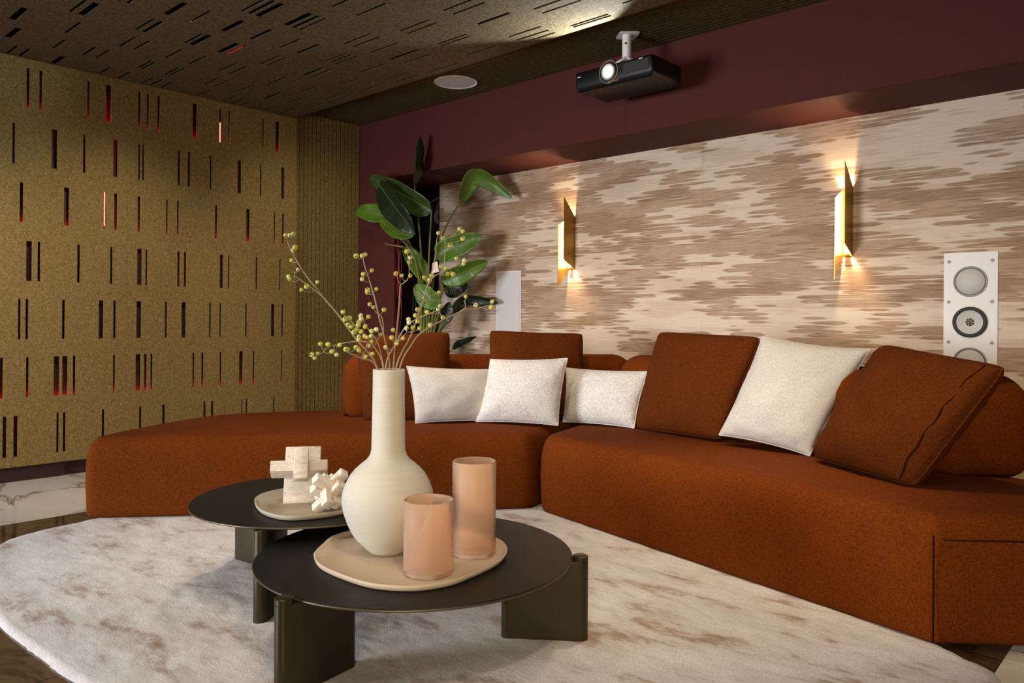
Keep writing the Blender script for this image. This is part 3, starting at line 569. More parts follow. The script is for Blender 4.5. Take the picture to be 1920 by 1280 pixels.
seat_obj(densify(round_poly([Q(*p) for p in raw], rad, 8), .05), right, (Q(.5, .47), Q(1.95, .47)))
for md, pts in ((left, (L(.35, .2), L(2.1, .15), L(2.4, .8), L(.7, .9))), (right, (Q(.15, .15), Q(1.95, .15), Q(2.4, .8), Q(-.2, .8)))):
    for p in pts:
        bm = bmesh.new(); lathe(bm, [(0, 0.0), (.03, 0.0), (.035, .03), (0, .03)], 20, (p.x, p.y)); obj('foot', bm, M['black_rubber'], md, autosmooth=40)
# seams on the angled end of the right module
e0 = Q(2.043, 0); ed = Vector((.766, .643))
bm = bmesh.new()
nrm = Vector((.643, -.766)) * .0035
tube(bm, [(e0.x + .002, e0.y - .008, z) for z in (.03, .15, .3, .36)], .0025, 6)
tube(bm, [(e0.x + ed.x * s + nrm.x, e0.y + ed.y * s + nrm.y, .345) for s in (.03, .2, .4, .6, .85)], .0025, 6)
obj('seam', bm, M['seam'], right, smooth=True)

def rounded_block(name, outline, z0, z1, r, mat, parent, lean=None, rb=None):
    rb = rb or r * .6
    prof = []
    for k in range(6):
        t = k / 5 * math.pi / 2; prof.append((rb * (1 - math.sin(t)), z0 + rb * (1 - math.cos(t))))
    for k in range(1, 4): prof.append((-.008 * math.sin(math.pi * k / 4), z0 + rb + (z1 - r - z0 - rb) * k / 4))
    for k in range(9):
        t = k / 8 * math.pi / 2; prof.append((r * (1 - math.cos(t)), z1 - r + r * math.sin(t)))
    bm = bmesh.new(); loft_poly(bm, outline, prof)
    o = obj(name, bm, mat, parent, autosmooth=70); o.modifiers.new('wn', 'WEIGHTED_NORMAL').weight = 90; return o
ob = densify(round_poly([L(1.20, .66), L(3.0, .66), L(3.0, .93), L(1.20, .93)], .12, 8), .05)
rounded_block('backrest', ob, .418, .80, .115, M['rust'], left)
ob = densify(round_poly([Q(-.15, .665), Q(1.79, .665), Q(2.02, .945), Q(-.15, .945)], [.13, .05, .09, .12], 8), .05)
rounded_block('backrest', ob, .418, .815, .125, M['rust'], right)

# ================================================================== CUSHIONS
def cushion(name, corners, thick, mat, label, group, boxy=.5, concave=.03, seed=0, wr=.004, piping=True, n=26, ears=0.0, welt=None):
    BL, BR, TR, TL = [Vector(c) for c in corners]
    e = (BR - BL).normalized(); nrm = e.cross((TL - BL)).normalized()      # towards the back of the sofa -> flip
    if nrm.dot(Vector((0, -1, 0))) < 0: nrm = -nrm
    cen = (BL + BR + TR + TL) / 4
    bm = bmesh.new()
    def pos(i, j, s):
        u, v = i / n * 2 - 1, j / n * 2 - 1
        # denser rows towards the border
        u = math.copysign(abs(math.sin(u * math.pi / 2)), u); v = math.copysign(abs(math.sin(v * math.pi / 2)), v)
        uu = u * (1 - concave * (1 - v * v)); vv = v * (1 - concave * (1 - u * u))
        rr = max(abs(u), abs(v))
        if ears == 0:      # soften the corners
            c = (abs(u) ** 8 * abs(v) ** 8); uu *= 1 - .035 * c; vv *= 1 - .035 * c
        a, b = (uu + 1) / 2, (vv + 1) / 2
        p = BL * (1 - a) * (1 - b) + BR * a * (1 - b) + TR * a * b + TL * (1 - a) * b
        t = (max(0, 1 - u * u) * max(0, 1 - v * v)) ** boxy
        w = mnoise.noise(Vector((u * 2.2 + seed * 7.1, v * 2.2, s * 3))) * wr * 2 + mnoise.noise(Vector((u * 6 + seed, v * 6, s * 5 + 3))) * wr
        w += wr * 1.5 * rr ** 3 * mnoise.noise(Vector((u * 9 + seed, v * 9, s)))
        return p + nrm * s * (thick / 2 * t + w * min(1, t * 3))
    F = {}
    for s in (1, -1):
        for i in range(n + 1):
            for j in range(n + 1):
                bd = i in (0, n) or j in (0, n)
                if s == -1 and bd: F[(s, i, j)] = F[(1, i, j)]
                else: F[(s, i, j)] = bm.verts.new(pos(i, j, s) - cen)
        for i in range(n):
            for j in range(n):
                q = [F[(s, i, j)], F[(s, i + 1, j)], F[(s, i + 1, j + 1)], F[(s, i, j + 1)]]
                bm.faces.new(q if s == 1 else q[::-1])
    edge = [F[(1, i, 0)].co.copy() for i in range(n)] + [F[(1, n, j)].co.copy() for j in range(n)] + [F[(1, i, n)].co.copy() for i in range(n, 0, -1)] + [F[(1, 0, j)].co.copy() for j in range(n, 0, -1)]
    t = thing(name, label, 'cushion', cen, group)
    obj('cover', bm, mat, t, smooth=True)
    if piping:
        bm = bmesh.new(); tube(bm, edge + edge[:2], welt or .0045, 6, caps=False); obj('piping', bm, mat, t, smooth=True)
    def surf(u, v):
        a, c_ = (u + 1) / 2, (v + 1) / 2
        p = BL * (1 - a) * (1 - c_) + BR * a * (1 - c_) + TR * a * c_ + TL * (1 - a) * c_
        return p + nrm * (thick / 2 * (max(0, 1 - u * u) * max(0, 1 - v * v)) ** boxy) - cen
    return t, surf
GR, GW = 'rust back cushions on the sofa', 'white scatter cushions on the sofa'
P = PILLOWS
cushion('back_cushion', P['A'], .17, M['rust_pillow'], 'rust back cushion behind the cream vase, leftmost on the sofa', GR, .33, .015, 1)
cushion('back_cushion', P['B'], .17, M['rust_pillow'], 'rust back cushion standing behind the square white cushion in the sofa corner', GR, .33, .03, 2)
cushion('back_cushion', P['C'], .17, M['rust_pillow'], 'rust back cushion left of the large ivory cushion on the right sofa module', GR, .33, .015, 3)
t, surf = cushion('back_cushion', P['D'], .2, M['rust_pillow'], 'big tilted rust back cushion with a stitched flange below the white three driver speaker', GR, .30, .015, 4, wr=.007)
bm = bmesh.new(); tube(bm, [surf(.84 + .012 * math.sin(k * .7), -.95 + 1.9 * k / 40) for k in range(41)], .003, 6); tag(obj('seam', bm, M['seam'], t, smooth=True), 'dark stitched seam along the flange')
cushion('scatter_cushion', P['F'], .15, M['linen_smooth'], 'white rectangular cushion just right of the vase neck', GW, .5, .05, 5, ears=1)
cushion('scatter_cushion', P['H'], .15, M['linen'], 'white rectangular cushion right of the square one, in the sofa bend', GW, .5, .05, 6, ears=1)
cushion('scatter_cushion', P['E'], .19, M['linen_smooth'], 'large square ivory cushion between two rust cushions on the right module', GW, .45, .05, 7, wr=.006, ears=1)
cushion('scatter_cushion', P['G'], .17, M['linen'], 'square white woven cushion in front of the two rectangular white ones', GW, .5, .05, 8, ears=1)

# ================================================================== RUG
ro = [(-4.13, 1.50), (-4.11, 1.35), (-4.07, 1.15), (-3.97, 1.0), (-3.7, .86), (-3.3, .78), (-2.95, .75), (-2.6, .762), (-2.35, .777), (-1.8, .86), (-1.2, 1.08), (-.6, 1.55), (-.33, 2.1), (-.46, 2.56), (-.55, 2.632), (-.64, 2.69), (-.95, 2.84), (-1.6, 3.05), (-2.5, 3.3), (-3.2, 3.0), (-3.75, 2.35), (-4.05, 1.75)]
out = closed_spline(ro, 12); c = Vector((-2.1, 1.75))
bm = bmesh.new(); NR = 70; rings = []
for k in range(NR + 1):
    s = (k / NR) ** .8
    ring = []
    for i, p in enumerate(out):
        q = c + (p - c) * s
        e = (1 - s) * (p - c).length
        z = .019 * min(1, e / .02 + .35) + .0035 * mnoise.noise(Vector((q.x * 9, q.y * 9, 0))) * min(1, e / .05) + .002 * mnoise.noise(Vector((q.x * 28, q.y * 28, 2)))
        if k == NR: q = q + (p - c).normalized() * .006 * mnoise.noise(Vector((q.x * 40, q.y * 40, 5)))
        ring.append(bm.verts.new((q.x, q.y, max(.003, z))) if k else None)
    rings.append(ring)
cv = bm.verts.new((c.x, c.y, .019)); n = len(out)
for i in range(n): bm.faces.new((cv, rings[1][i], rings[1][(i + 1) % n]))
for k in range(1, NR):
    for i in range(n): bm.faces.new((rings[k][i], rings[k + 1][i], rings[k + 1][(i + 1) % n], rings[k][(i + 1) % n]))
low = [bm.verts.new((v.co.x, v.co.y, 0.0005)) for v in rings[NR]]
for i in range(n): bm.faces.new((rings[NR][i], low[i], low[(i + 1) % n], rings[NR][(i + 1) % n]))
rug = obj('rug', bm, M['rug'], smooth=True)
tag(rug, 'large mottled ivory and brown organic shaped rug under the two black tables', 'rug')

# ================================================================== TABLES
def disc(bm, c, r, z0, z1, b=.003, n=96):
    lathe(bm, [(0, z0), (r - b, z0), (r, z0 + b), (r, z1 - b), (r - b, z1), (0, z1)], n, c)
def slab_leg(c, ang, r0, r1, th, z0, z1, parent):
    d = Vector((math.cos(R(ang)), math.sin(R(ang)))); s = Vector((-d.y, d.x))
    cc = Vector(c)
    pts = []
    for k in range(13):
        a = -math.pi / 2 + math.pi * k / 12; pts.append(cc + d * (r1 - th / 2 + th / 2 * math.cos(a)) + s * (th / 2 * math.sin(a)))
    for k in range(13):
        a = math.pi / 2 + math.pi * k / 12; pts.append(cc + d * (r0 + th / 2 + th / 2 * math.cos(a)) + s * (th / 2 * math.sin(a)))
    bm = bmesh.new(); loft_poly(bm, pts, [(0, z0), (0, z1 - .002), (.002, z1)])
    return obj('leg', bm, M['bronze'], parent, autosmooth=40)
def table(c, r, z, legs, r0, r1, label, th=.05, proud=.006):
    t = thing('coffee_table', label, 'table', (0, 0, 0), 'round nesting coffee tables')
    bm = bmesh.new(); disc(bm, c, r, z - .010, z)
    obj('tabletop', bm, M['table_top'], t, autosmooth=40)
    bm = bmesh.new(); lathe(bm, [(r + .0002, z - .0088), (r + .0016, z - .0075), (r + .0016, z - .0035), (r + .0002, z - .0022)], 96, c, close=True)
    obj('rim', bm, M['table_edge'], t, smooth=True)
    cc = Vector(c)
    for a in legs:
        d = Vector((math.cos(R(a)), math.sin(R(a))))
        # the slab carries the top; its outer rounded post rises past the rim
        slab_leg(c, a, r0, r1, th, .016, z - .0105, t)
        p = cc + d * (r1 - th / 2)
        if proud > 0 and r1 - th > r - .012:
            pts = [Vector((p.x + th / 2 * math.cos(q), p.y + th / 2 * math.sin(q))) for q in [math.pi * 2 * k / 20 for k in range(20)]]
            bm = bmesh.new(); loft_poly(bm, pts, [(0, z - .0104), (0, z + proud - .002), (.003, z + proud)]); obj('leg_cap', bm, M['bronze'], t, autosmooth=40)
    bm = bmesh.new()
    for a in legs:
        box(bm, .0, r0 + .03, -.02, .02, z - .05, z - .0105, Matrix.Translation((c[0], c[1], 0)) @ Matrix.Rotation(R(a), 4, 'Z'))
    obj('cross_brace', bm, M['bronze'], t)
    return t
CN, RN, ZN = (-1.90, 1.63), .497, .275
CFa, RF, ZF = (-2.584, 1.689), .44, .332
near = table(CN, RN, ZN, (37.5, -82, 158), .275, .548, 'lower round black coffee table in front, carrying the vase tray')
table(CFa, RF, ZF, (-55, -172, 65), .26, .455, 'higher round black coffee table behind, carrying the wooden puzzles', proud=0)
boxobj('spacer_label', (.455, .492, -.0275, -.0252, ZN - .022, ZN - .012), M['clay'], near, mtx=Matrix.Translation((CN[0], CN[1], 0)) @ Matrix.Rotation(R(37.5), 4, 'Z'))
# trays
def tray(pts, z, mat, label):
    out = closed_spline(pts, 8)
    prof = [(.012, z), (.004, z + .002), (0, z + .008), (-.002, z + .017), (.001, z + .019), (.006, z + .017), (.009, z + .009), (.018, z + .006), (.03, z + .0055)]
    bm = bmesh.new(); loft_poly(bm, out, prof)
    return tag(obj('tray', bm, mat, autosmooth=70), label, 'tray', 'clay trays on the tables')
tray([(-2.041, 1.345), (-1.963, 1.312), (-1.856, 1.302), (-1.721, 1.315), (-1.622, 1.378), (-1.580, 1.468), (-1.582, 1.57), (-1.61, 1.711), (-1.677, 1.815), (-1.779, 1.875), (-1.92, 1.885), (-2.07, 1.80), (-2.175, 1.69), (-2.200, 1.594), (-2.185, 1.51), (-2.131, 1.435), (-2.083, 1.378)], ZN + .0005, M['clay'], 'beige clay tray under the cream vase and two glass holders')
tray([(-2.660, 1.50), (-2.57, 1.445), (-2.466, 1.41), (-2.375, 1.408), (-2.31, 1.44), (-2.27, 1.52), (-2.26, 1.62), (-2.28, 1.75), (-2.36, 1.86), (-2.47, 1.90), (-2.58, 1.86), (-2.67, 1.76), (-2.71, 1.66), (-2.705, 1.57)], ZF + .0005, M['clay_grey'], 'greige clay tray under the two whitewashed wooden puzzles')

# ================================================================== VASE, BRANCHES, GLASSES
TZ = ZN + .0062
vc = (-1.946, 1.551)
vz = [(.0, 0), (.046, 0), (.055, .004), (.07, .017), (.082, .03), (.097, .045), (.112, .066), (.127, .098), (.138, .13), (.1435, .158), (.1435, .178), (.140, .198), (.131, .222), (.118, .246), (.104, .263), (.085, .28), (.068, .293), (.058, .307), (.0535, .322), (.0525, .35), (.051, .45), (.0502, .54), (.0505, .572), (.0495, .578), (.0465, .578), (.045, .57), (.0465, .45), (.047, .35), (.05, .3), (.11, .24), (.13, .17), (.1, .06), (0, .012)]
bm = bmesh.new(); lathe(bm, [(r, z + TZ) for r, z in vz], 72, vc)
tag(obj('vase', bm, M['ceramic'], smooth=True), 'tall cream ceramic bottle vase with round belly on the beige tray', 'vase')
blabels = ['berry branch leaning furthest left, reaching up over the felt wall', 'berry branch rising left of centre against the maroon pier', 'upright berry branch in the middle in front of the red cables',
           'berry branch rising to the right in front of the plant leaves', 'berry branch leaning furthest right with few berries', 'short berry branch just right of the vase mouth with dense berries',
           'low berry branch drooping left across the ribbed felt', 'bushy berry branch left of the vase mouth with dense clustered berries']
bme = []
for mt in (M['berry'], M['berry_pale']):
    bm = bmesh.new(); bmesh.ops.create_uvsphere(bm, u_segments=10, v_segments=7, radius=.0078)
    bmesh.ops.scale(bm, vec=(1, 1, .86), verts=bm.verts)
    me = bpy.data.meshes.new('berry'); bm.to_mesh(me); bm.free(); me.materials.append(mt)
    for p in me.polygons: p.use_smooth = True
    bme.append(me)
bm = bmesh.new(); bmesh.ops.create_uvsphere(bm, u_segments=8, v_segments=4, radius=.0024)
eye_me = bpy.data.meshes.new('berry_eye'); bm.to_mesh(eye_me); bm.free(); eye_me.materials.append(M['berry_eye'])
rb = random.Random(9)
for (stems, berries), lab in zip(BRANCHES, blabels):
    base = Vector(stems[0][0])
    t = thing('berry_branch', lab, 'branch', base, 'berry branches in the vase')
    bm = bmesh.new()
    for k, s in enumerate(stems):
        pts = [Vector(p) - base for p in s]
        if k == 0:
            mouth = Vector((vc[0], vc[1], TZ + .57)) - base
            foot = Vector((vc[0], vc[1], TZ + .30)) - base
            o_ = pts[0] - mouth; o_.z = 0
            if o_.length > .032: pts[0] = mouth + o_.normalized() * .032
            pts[0].z = mouth.z
            pts = [foot - o_ * .3] + pts
        sp = smooth_path(pts, 4)
        r0 = .0032 if k == 0 else .0020
        tube(bm, sp, [r0 * (1 - .55 * i / len(sp)) for i in range(len(sp))], 6)
    obj('stem', bm, M['twig'], t, smooth=True)
    bm = bmesh.new()
    for p, m in berries:
        p, m = Vector(p) - base, Vector(m) - base
        mid = (p + m) / 2 + Vector((0, 0, -.006)); tube(bm, smooth_path([m, mid, p], 3), .0011, 4, caps=False)
    tag(obj('twig', bm, M['twig'], t, smooth=True), kind='stuff')
    for p, m in berries:
        o = link('berry', bme[0 if rb.random() < .8 else 1], None, t); o.location = Vector(p) - base
        s = rb.uniform(.8, 1.15); o.scale = (s, s, s)
        dr = Vector((rb.uniform(.1, 1), rb.uniform(-1, -.1), rb.uniform(-.2, .6))).normalized()
        o.rotation_euler = dr.to_track_quat('Z', 'Y').to_euler()
        if rb.random() < .55:
            e = link('berry_eye', eye_me, None, o); e.location = (0, 0, .0062)
def candle_glass(c, r, h, label):
    t = thing('candle_glass', label, 'candle holder', (c[0], c[1], TZ), 'peach glass candle holders')
    w_ = .004
    prof = [(0, 0), (r - .006, 0), (r, .006), (r, h - .002), (r - w_ / 2, h), (r - w_, h - .002), (r - w_, .016), (r - w_ - .008, .011), (0, .009)]
    bm = bmesh.new(); lathe(bm, prof, 72); obj('glass_cylinder', bm, M['glass'], t, autosmooth=50)
    return t
candle_glass((-1.700, 1.505), .0725, .2145, 'short wide peach glass candle holder in front of the vase belly')
candle_glass((-1.735, 1.725), .0688, .294, 'tall peach glass candle holder right of the short one')

# wooden puzzles on the far tray
WZ = ZF + .006
kp = thing('wood_knot', 'upright whitewashed wood knot of crossed bars, left of the small tilted puzzle', 'ornament', (-2.497, 1.588, WZ), 'wooden puzzles on the far tray', (0, 0, R(54)))
mt = Matrix.Translation((0, 0, .001)) @ Matrix.Rotation(R(-33), 4, 'X')
def knot(nm, x0, x1, y0, y1, z0, z1): return boxobj(nm, (x0, x1, y0, y1, z0, z1), M['wood'], kp, .003, 2, mt)
knot('plate', -.066, .064, 0, .022, 0, .225)
knot('bar', -.112, .092, -.070, -.0005, .098, .140)
knot('bar', -.026, .024, -.105, -.0705, .055, .172)
knot('bar', -.026, .024, .0225, .085, .088, .150)
bp = thing('wood_burr', 'small tilted whitewashed wooden burr puzzle leaning beside the upright knot', 'ornament', (-2.322, 1.592, WZ + .071), 'wooden puzzles on the far tray')
bq = Vector((1, 1, 1)).rotation_difference(Vector((.76, -.56, .42)))
bp.rotation_euler = (Matrix.Rotation(R(22), 3, Vector((.76, -.56, .42))) @ bq.to_matrix()).to_euler()
wb, lb = .032, .072
for ax in range(3):
    for sgn in (-1, 1):
        lo = [0, 0, 0]; hi = [0, 0, 0]
        a1, a2 = (ax + 1) % 3, (ax + 2) % 3
        off = .010 * sgn * (1 if ax != 1 else -1)
        lo[ax], hi[ax] = -lb + off, lb + off
        lo[a1], hi[a1] = -wb / 2, wb / 2
        lo[a2], hi[a2] = sgn * .018 - wb / 2, sgn * .018 + wb / 2
        boxobj('bar', (lo[0], hi[0], lo[1], hi[1], lo[2], hi[2]), M['wood'], bp, .002, 2)

# ================================================================== WALL THINGS
def sconce(x, label):
    t = thing('wall_sconce', label, 'lamp', (x, YF, 1.583), 'brass wall sconces')
    g = .026; pt = .004; pr = .13
    def plate(xx, zi0, zi1, zo0, zo1):
        bm = bmesh.new()
        P_ = [(0, zi0), (0, zi1), (-pr, zo1), (-pr, zo0)]
        a = [bm.verts.new((xx - pt / 2, y, z)) for y, z in P_]; b = [bm.verts.new((xx + pt / 2, y, z)) for y, z in P_]
        bm.faces.new(a); bm.faces.new(b[::-1])
        for i in range(4): bm.faces.new((a[i], b[i], b[(i + 1) % 4], a[(i + 1) % 4]))
        return obj('side_plate', bm, M['brass'], t)
    plate(g, -.193, .193, -.127, .326)
    plate(-g, -.193, .193, -.326, .127)
    boxobj('back_plate', (-g + .0025, g - .0025, -.006, -.0005, -.193, .193), M['brass'], t, .001, 1)
    bm = bmesh.new(); lathe(bm, [(0, -.178), (.007, -.176), (.009, -.17), (.009, .17), (.007, .176), (0, .178)], 16)
    bmesh.ops.translate(bm, vec=(0, -.03, 0), verts=bm.verts)
    tag(obj('lamp_tube', bm, M['lamp_warm'], t, smooth=True), 'glowing warm lamp tube')
    for s in (1, -1):
        spot('sconce_light', (x + s * .004, YF - .085, 1.583 + s * .11), (x + s * .004, YF - .06, 1.583 + s * 1.0), 10.5, (1.0, .74, .42), 125, .6, .01)
    boxobj('lamp_socket', (-.012, .012, -.042, -.0062, -.19, -.1785), M['brass'], t, .001, 1)
    return t
sconce(-3.552, 'lit brass wall sconce left of centre, above the rust corner cushion')
sconce(-1.571, 'lit brass wall sconce on the right, above the large ivory cushion')

def screw(x, z, parent):
    bm = bmesh.new(); lathe(bm, [(0, 0), (.0085, 0), (.0085, .002), (.007, .003), (.0045, .003), (.004, .0015), (0, .0015)], 14)
    bmesh.ops.rotate(bm, matrix=Matrix.Rotation(R(90), 3, 'X'), verts=bm.verts); bmesh.ops.translate(bm, vec=(x, -.0062, z), verts=bm.verts)
    obj('screw', bm, M['grey_ring'], parent, autosmooth=40)
def ring(name, prof, x, z, mat, parent, n=48):
    bm = bmesh.new(); lathe(bm, prof, n)
    bmesh.ops.rotate(bm, matrix=Matrix.Rotation(R(90), 3, 'X'), verts=bm.verts); bmesh.ops.translate(bm, vec=(x, -.0062, z), verts=bm.verts)
    return obj(name, bm, mat, parent, autosmooth=40)
sp = thing('wall_speaker', 'white three driver wall speaker at right with exposed silver cones', 'speaker', (-.9575, YF, 1.023))
boxobj('faceplate', (-.1225, .1225, -.006, -.0005, -.359, .359), M['white_paint'], sp, .0015, 1)
for dz in (.208, 0, -.208):
    if dz:
        ring('driver_ring', [(.071, 0), (.079, 0), (.079, .0015), (.077, .003), (.073, .003), (.071, .0015)], 0, dz, M['grey_ring'], sp)
        ring('surround', [(.067, 0), (.0705, 0), (.0705, .001), (.067, .001)], 0, dz, M['black_rubber'], sp)
        ring('cone', [(0, .016), (.02, .0152), (.04, .0118), (.055, .0072), (.067, .001), (.067, .0)], 0, dz, M['silver'], sp)
    else:
        ring('surround', [(.060, 0), (.079, 0), (.079, .009), (.074, .0115), (.066, .0115), (.060, .009)], 0, dz, M['black_rubber'], sp)
        ring('cone', [(.020, .0022), (.030, .0032), (.045, .0058), (.0605, .0095), (.0605, .0085), (.0605, .0), (.020, .0)], 0, dz, M['silver'], sp)
        ring('tweeter', [(0, .0075), (.008, .0068), (.013, .005), (.016, .0025), (.0205, .0024), (.0205, .0), (0, .0)], 0, dz, M['bronze'], sp)
        bm = bmesh.new()
        for k in range(7):
            a = 2 * math.pi * k / 7
            box(bm, .007, .0205, -.0012, .0012, .0024, .0085, Matrix.Rotation(a, 4, 'Z'))
        bmesh.ops.rotate(bm, matrix=Matrix.Rotation(R(90), 3, 'X'), verts=bm.verts); bmesh.ops.translate(bm, vec=(0, -.0062, 0), verts=bm.verts)
        obj('waveguide_fins', bm, M['silver'], sp)
for x in (-.098, .098):
    for z in (.313, .104, -.104, -.313): screw(x, z, sp)
sp2 = thing('wall_speaker', 'white wall speaker with a plain cloth grille behind the rust corner cushion', 'speaker', (-4.182, YF, 1.042))
boxobj('frame', (-.1325, .1325, -.006, -.0005, -.36, .36), M['white_paint'], sp2, .0015, 1)
boxobj('grille', (-.124, .124, -.009, -.0062, -.352, .352), M['grille'], sp2, .001, 1)

cs = thing('ceiling_speaker', 'round white ceiling speaker in the ribbed strip left of the projector', 'speaker', (-3.953, 3.72, ZR))
bm = bmesh.new(); lathe(bm, [(.135, 0), (.150, 0), (.152, -.003), (.150, -.006), (.138, -.006), (.135, -.004)], 64, close=True); obj('frame_ring', bm, M['white_paint'], cs, autosmooth=40)
bm = bmesh.new(); lathe(bm, [(0, -.0052), (.1, -.005), (.1345, -.0035), (.1345, -.0005), (0, -.0005)], 64); obj('grille', bm, M['grille'], cs, autosmooth=40)

# projector
pj = thing('projector', 'black projector with a glowing lens hanging on a white ceiling bracket', 'projector', (-2.52, 3.72, ZR))
zt, zb = 2.452 - ZR, 2.338 - ZR
x0, x1, y0, y1 = -.265, .26, -.15, .16
bm = bmesh.new()
pts = round_poly([Vector((x0, y0)), Vector((x1, y0)), Vector((x1, y1)), Vector((x0, y1))], [.018, .018, .03, .03], 6)
loft_poly(bm, pts, [(.02, zb), (.012, zb + .004), (.004, zb + .022), (0, zb + .03), (0, zt - .012), (.004, zt - .004), (.012, zt)])
obj('body', bm, M['projector'], pj, autosmooth=40)
lx, lz = -.025, 2.42 - ZR - .004
def lens_part(nm, prof, mat, n=40):
    bm = bmesh.new(); lathe(bm, prof, n)
    bmesh.ops.rotate(bm, matrix=Matrix.Rotation(R(90), 3, 'X'), verts=bm.verts); bmesh.ops.translate(bm, vec=(lx, y0, lz - .008), verts=bm.verts)
    return obj(nm, bm, mat, pj, autosmooth=40)
lens_part('lens_ring', [(.060, .0005), (.064, .0005), (.064, .008), (.062, .010), (.060, .008)], M['grey_ring'])
lens_part('lens_barrel', [(.0245, .001), (.044, .001), (.044, .012), (.041, .014), (.037, .013), (.0245, .004)], M['silver'])
tag(lens_part('lens', [(0, .0085), (.010, .008), (.018, .006), (.024, .002), (.024, .001), (0, .001)], M['lens_glow']), 'bright glowing lens')
boxobj('front_grille', (.07, .235, y0 - .002, y0 + .001, zb + .035, zt - .02), M['black_rubber'], pj)
boxobj('label_strip', (-.035, .035, y0 + .001, y0 + .004, zb + .012, zb + .02), plain('orange_reflection_label', lin(150, 84, 44), .5), pj)  # label with its orange reflection painted into the colour
for sx, zz in ((-.235, -.03), (.185, -.012)):
    boxobj('indicator_mark', (sx - .012, sx + .012, y0 - .0025, y0 - .0003, zt + zz - .003, zt + zz + .001), M['white_paint'], pj)
for k in range(3): boxobj('control_dial', (-.19 + .05 * k, -.165 + .05 * k, -.11, -.07, zt - .001, zt + .008), M['projector'], pj, .002, 1)
bm = bmesh.new()
loft_poly(bm, round_poly([Vector((-.085, 0)), Vector((0, -.075)), Vector((.085, 0)), Vector((0, .075))], .015, 5), [(0, -.006), (0, -.0005)])
bmesh.ops.translate(bm, vec=(-.03, .04, 0), verts=bm.verts); obj('ceiling_plate', bm, M['white_paint'], pj, autosmooth=40)
bm = bmesh.new(); lathe(bm, [(0, -.0062), (.026, -.0062), (.026, -.13), (.023, -.135), (0, -.135)], 24, (-.03, .03)); obj('mount_pole', bm, M['white_paint'], pj, autosmooth=40)
bm = bmesh.new()
for a in (35, 145, 215, 325):
    tube(bm, [(-.03, .03, -.13), (-.03 + .05 * math.cos(R(a)), .03 + .05 * math.sin(R(a)), -.16), (-.03 + .10 * math.cos(R(a)), .03 + .10 * math.sin(R(a)), zt + .004), (-.03 + .10 * math.cos(R(a)), .03 + .10 * math.sin(R(a)), zt - .002)], .009, 8)
obj('mount_arm', bm, M['white_paint'], pj, smooth=True)
for dx, dy in ((-.03, .0035), (-.03, .0562)):
    bm = bmesh.new(); bmesh.ops.create_uvsphere(bm, u_segments=8, v_segments=6, radius=.006); bmesh.ops.translate(bm, vec=(dx + .01, dy, -.06), verts=bm.verts); obj('bolt', bm, M['black_rubber'], pj)
spot('projector_beam', (-2.545, 3.545, 2.41), (-2.62, 2.4, 2.55), 85, (.78, .93, 1.0), 115, .25, .012)

# ================================================================== PLANT
pl = thing('potted_plant', 'tall bird of paradise plant with big green leaves in the corner behind the sofa', 'plant', (-4.74, 4.13, 0))
PB = Vector((-4.74, 4.13, 0))
bm = bmesh.new(); lathe(bm, [(0, 0), (.11, 0), (.12, .01), (.15, .30), (.15, .31), (.14, .31), (.135, .27), (0, .27)], 32); obj('pot', bm, M['pot'], pl, autosmooth=40)
bm = bmesh.new(); lathe(bm, [(0, .272), (.06, .282), (.13, .271)], 24); obj('soil', bm, M['dark_back'], pl, smooth=True)
for k, s in enumerate(PETIOLES):
    a = 2 * math.pi * k / len(PETIOLES)
    foot = Vector((.05 * math.cos(a), .05 * math.sin(a), .26))
    pts = [foot] + [Vector(p) - PB for p in s]
    sp_ = smooth_path(pts, 5); bm = bmesh.new()
    tube(bm, sp_, [.012 * (1 - .62 * i / len(sp_)) for i in range(len(sp_))], 7); obj('petiole', bm, M['stem_green'], pl, smooth=True)
eye = Vector((0, 0, 1.02))
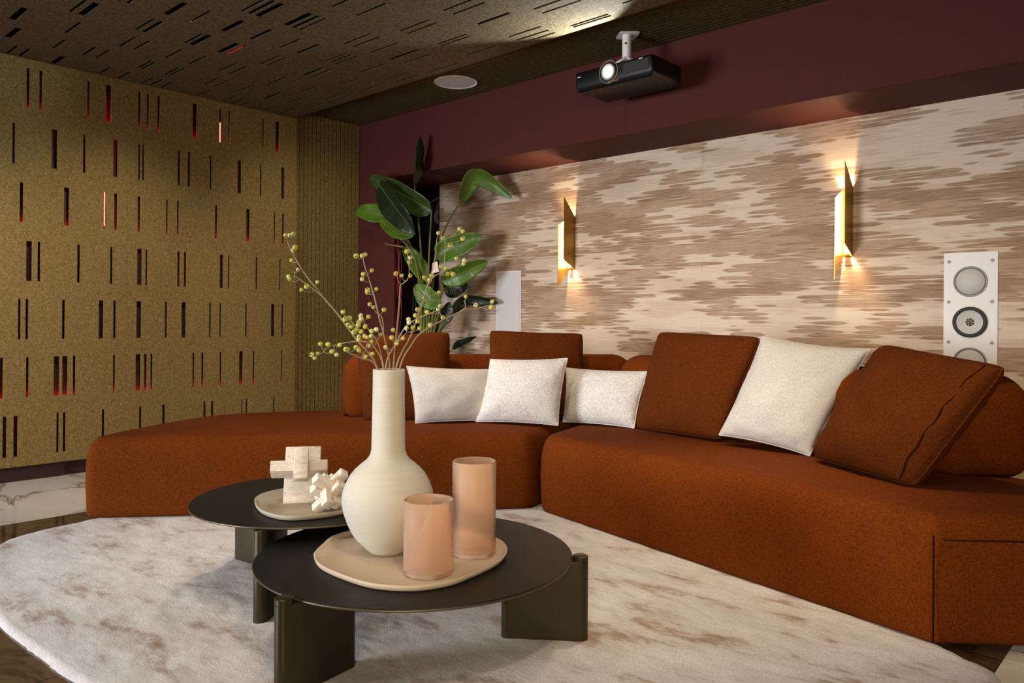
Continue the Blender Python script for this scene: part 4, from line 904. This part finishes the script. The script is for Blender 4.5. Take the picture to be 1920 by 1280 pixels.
def leaf(pts, width, roll_, mat, nm='leaf'):
    P_ = smooth_path(pts, 14); n = len(P_); bm = bmesh.new(); rows = []
    for i, p in enumerate(P_):
        t = i / (n - 1)
        d = (P_[min(i + 1, n - 1)] - P_[max(i - 1, 0)]).normalized()
        vd = (p - eye).normalized(); side = d.cross(vd).normalized()
        side = Matrix.Rotation(R(roll_), 3, d) @ side
        up = side.cross(d).normalized()
        w = width / 2 * min(1, (t ** .5) * (1 - t) ** .75 / .465) if 0 < t < 1 else .001
        row = []
        for j in range(-4, 5):
            f = j / 4
            wav = .09 * width * math.sin(t * 15 + (3 if f > 0 else 0)) * abs(f) + .02 * width * math.sin(t * 60 - abs(f) * 4) * min(1, abs(f) * 2)
            row.append(bm.verts.new(p - PB + side * f * w + up * (-abs(f) ** 1.3 * w * .38 + wav * .35)))
        rows.append(row)
    mids = [[v.co.copy() for v in r] for r in rows]
    for A_, B_ in zip(rows[:-1], rows[1:]):
        for j in range(8): bm.faces.new((A_[j], A_[j + 1], B_[j + 1], B_[j]))
    o = obj(nm, bm, mat, pl, smooth=True)
    md = o.modifiers.new('thick', 'SOLIDIFY'); md.thickness = .0015
    bm = bmesh.new(); tube(bm, [r[4] for r in mids], [.0042 * (1 - .7 * i / n) for i in range(n)], 5)
    obj('midrib', bm, M['stem_green'], o, smooth=True)
    return o
for pts, w_, ro_, tone in LEAVES: leaf(pts, w_, ro_, M['leaf%d' % tone])
bm = bmesh.new(); tube(bm, [Vector(p) - PB for p in LEAF_TAIL], [.008, .006, .005, .004], 6); tag(obj('dry_leaf_tip', bm, M['twig'], pl, smooth=True), 'dry curled brown leaf tip')
bm = bmesh.new(); q = [Vector(p) - PB for p in PLANT_TAG]
f0 = [bm.verts.new(v) for v in q]; f1 = [bm.verts.new(v + Vector((0, .001, 0))) for v in q]
bm.faces.new(f0); bm.faces.new(f1[::-1])
for i in range(4): bm.faces.new((f0[i], f1[i], f1[(i + 1) % 4], f0[(i + 1) % 4]))
tag(obj('tag', bm, M['tag_card'], pl), 'white paper tag')
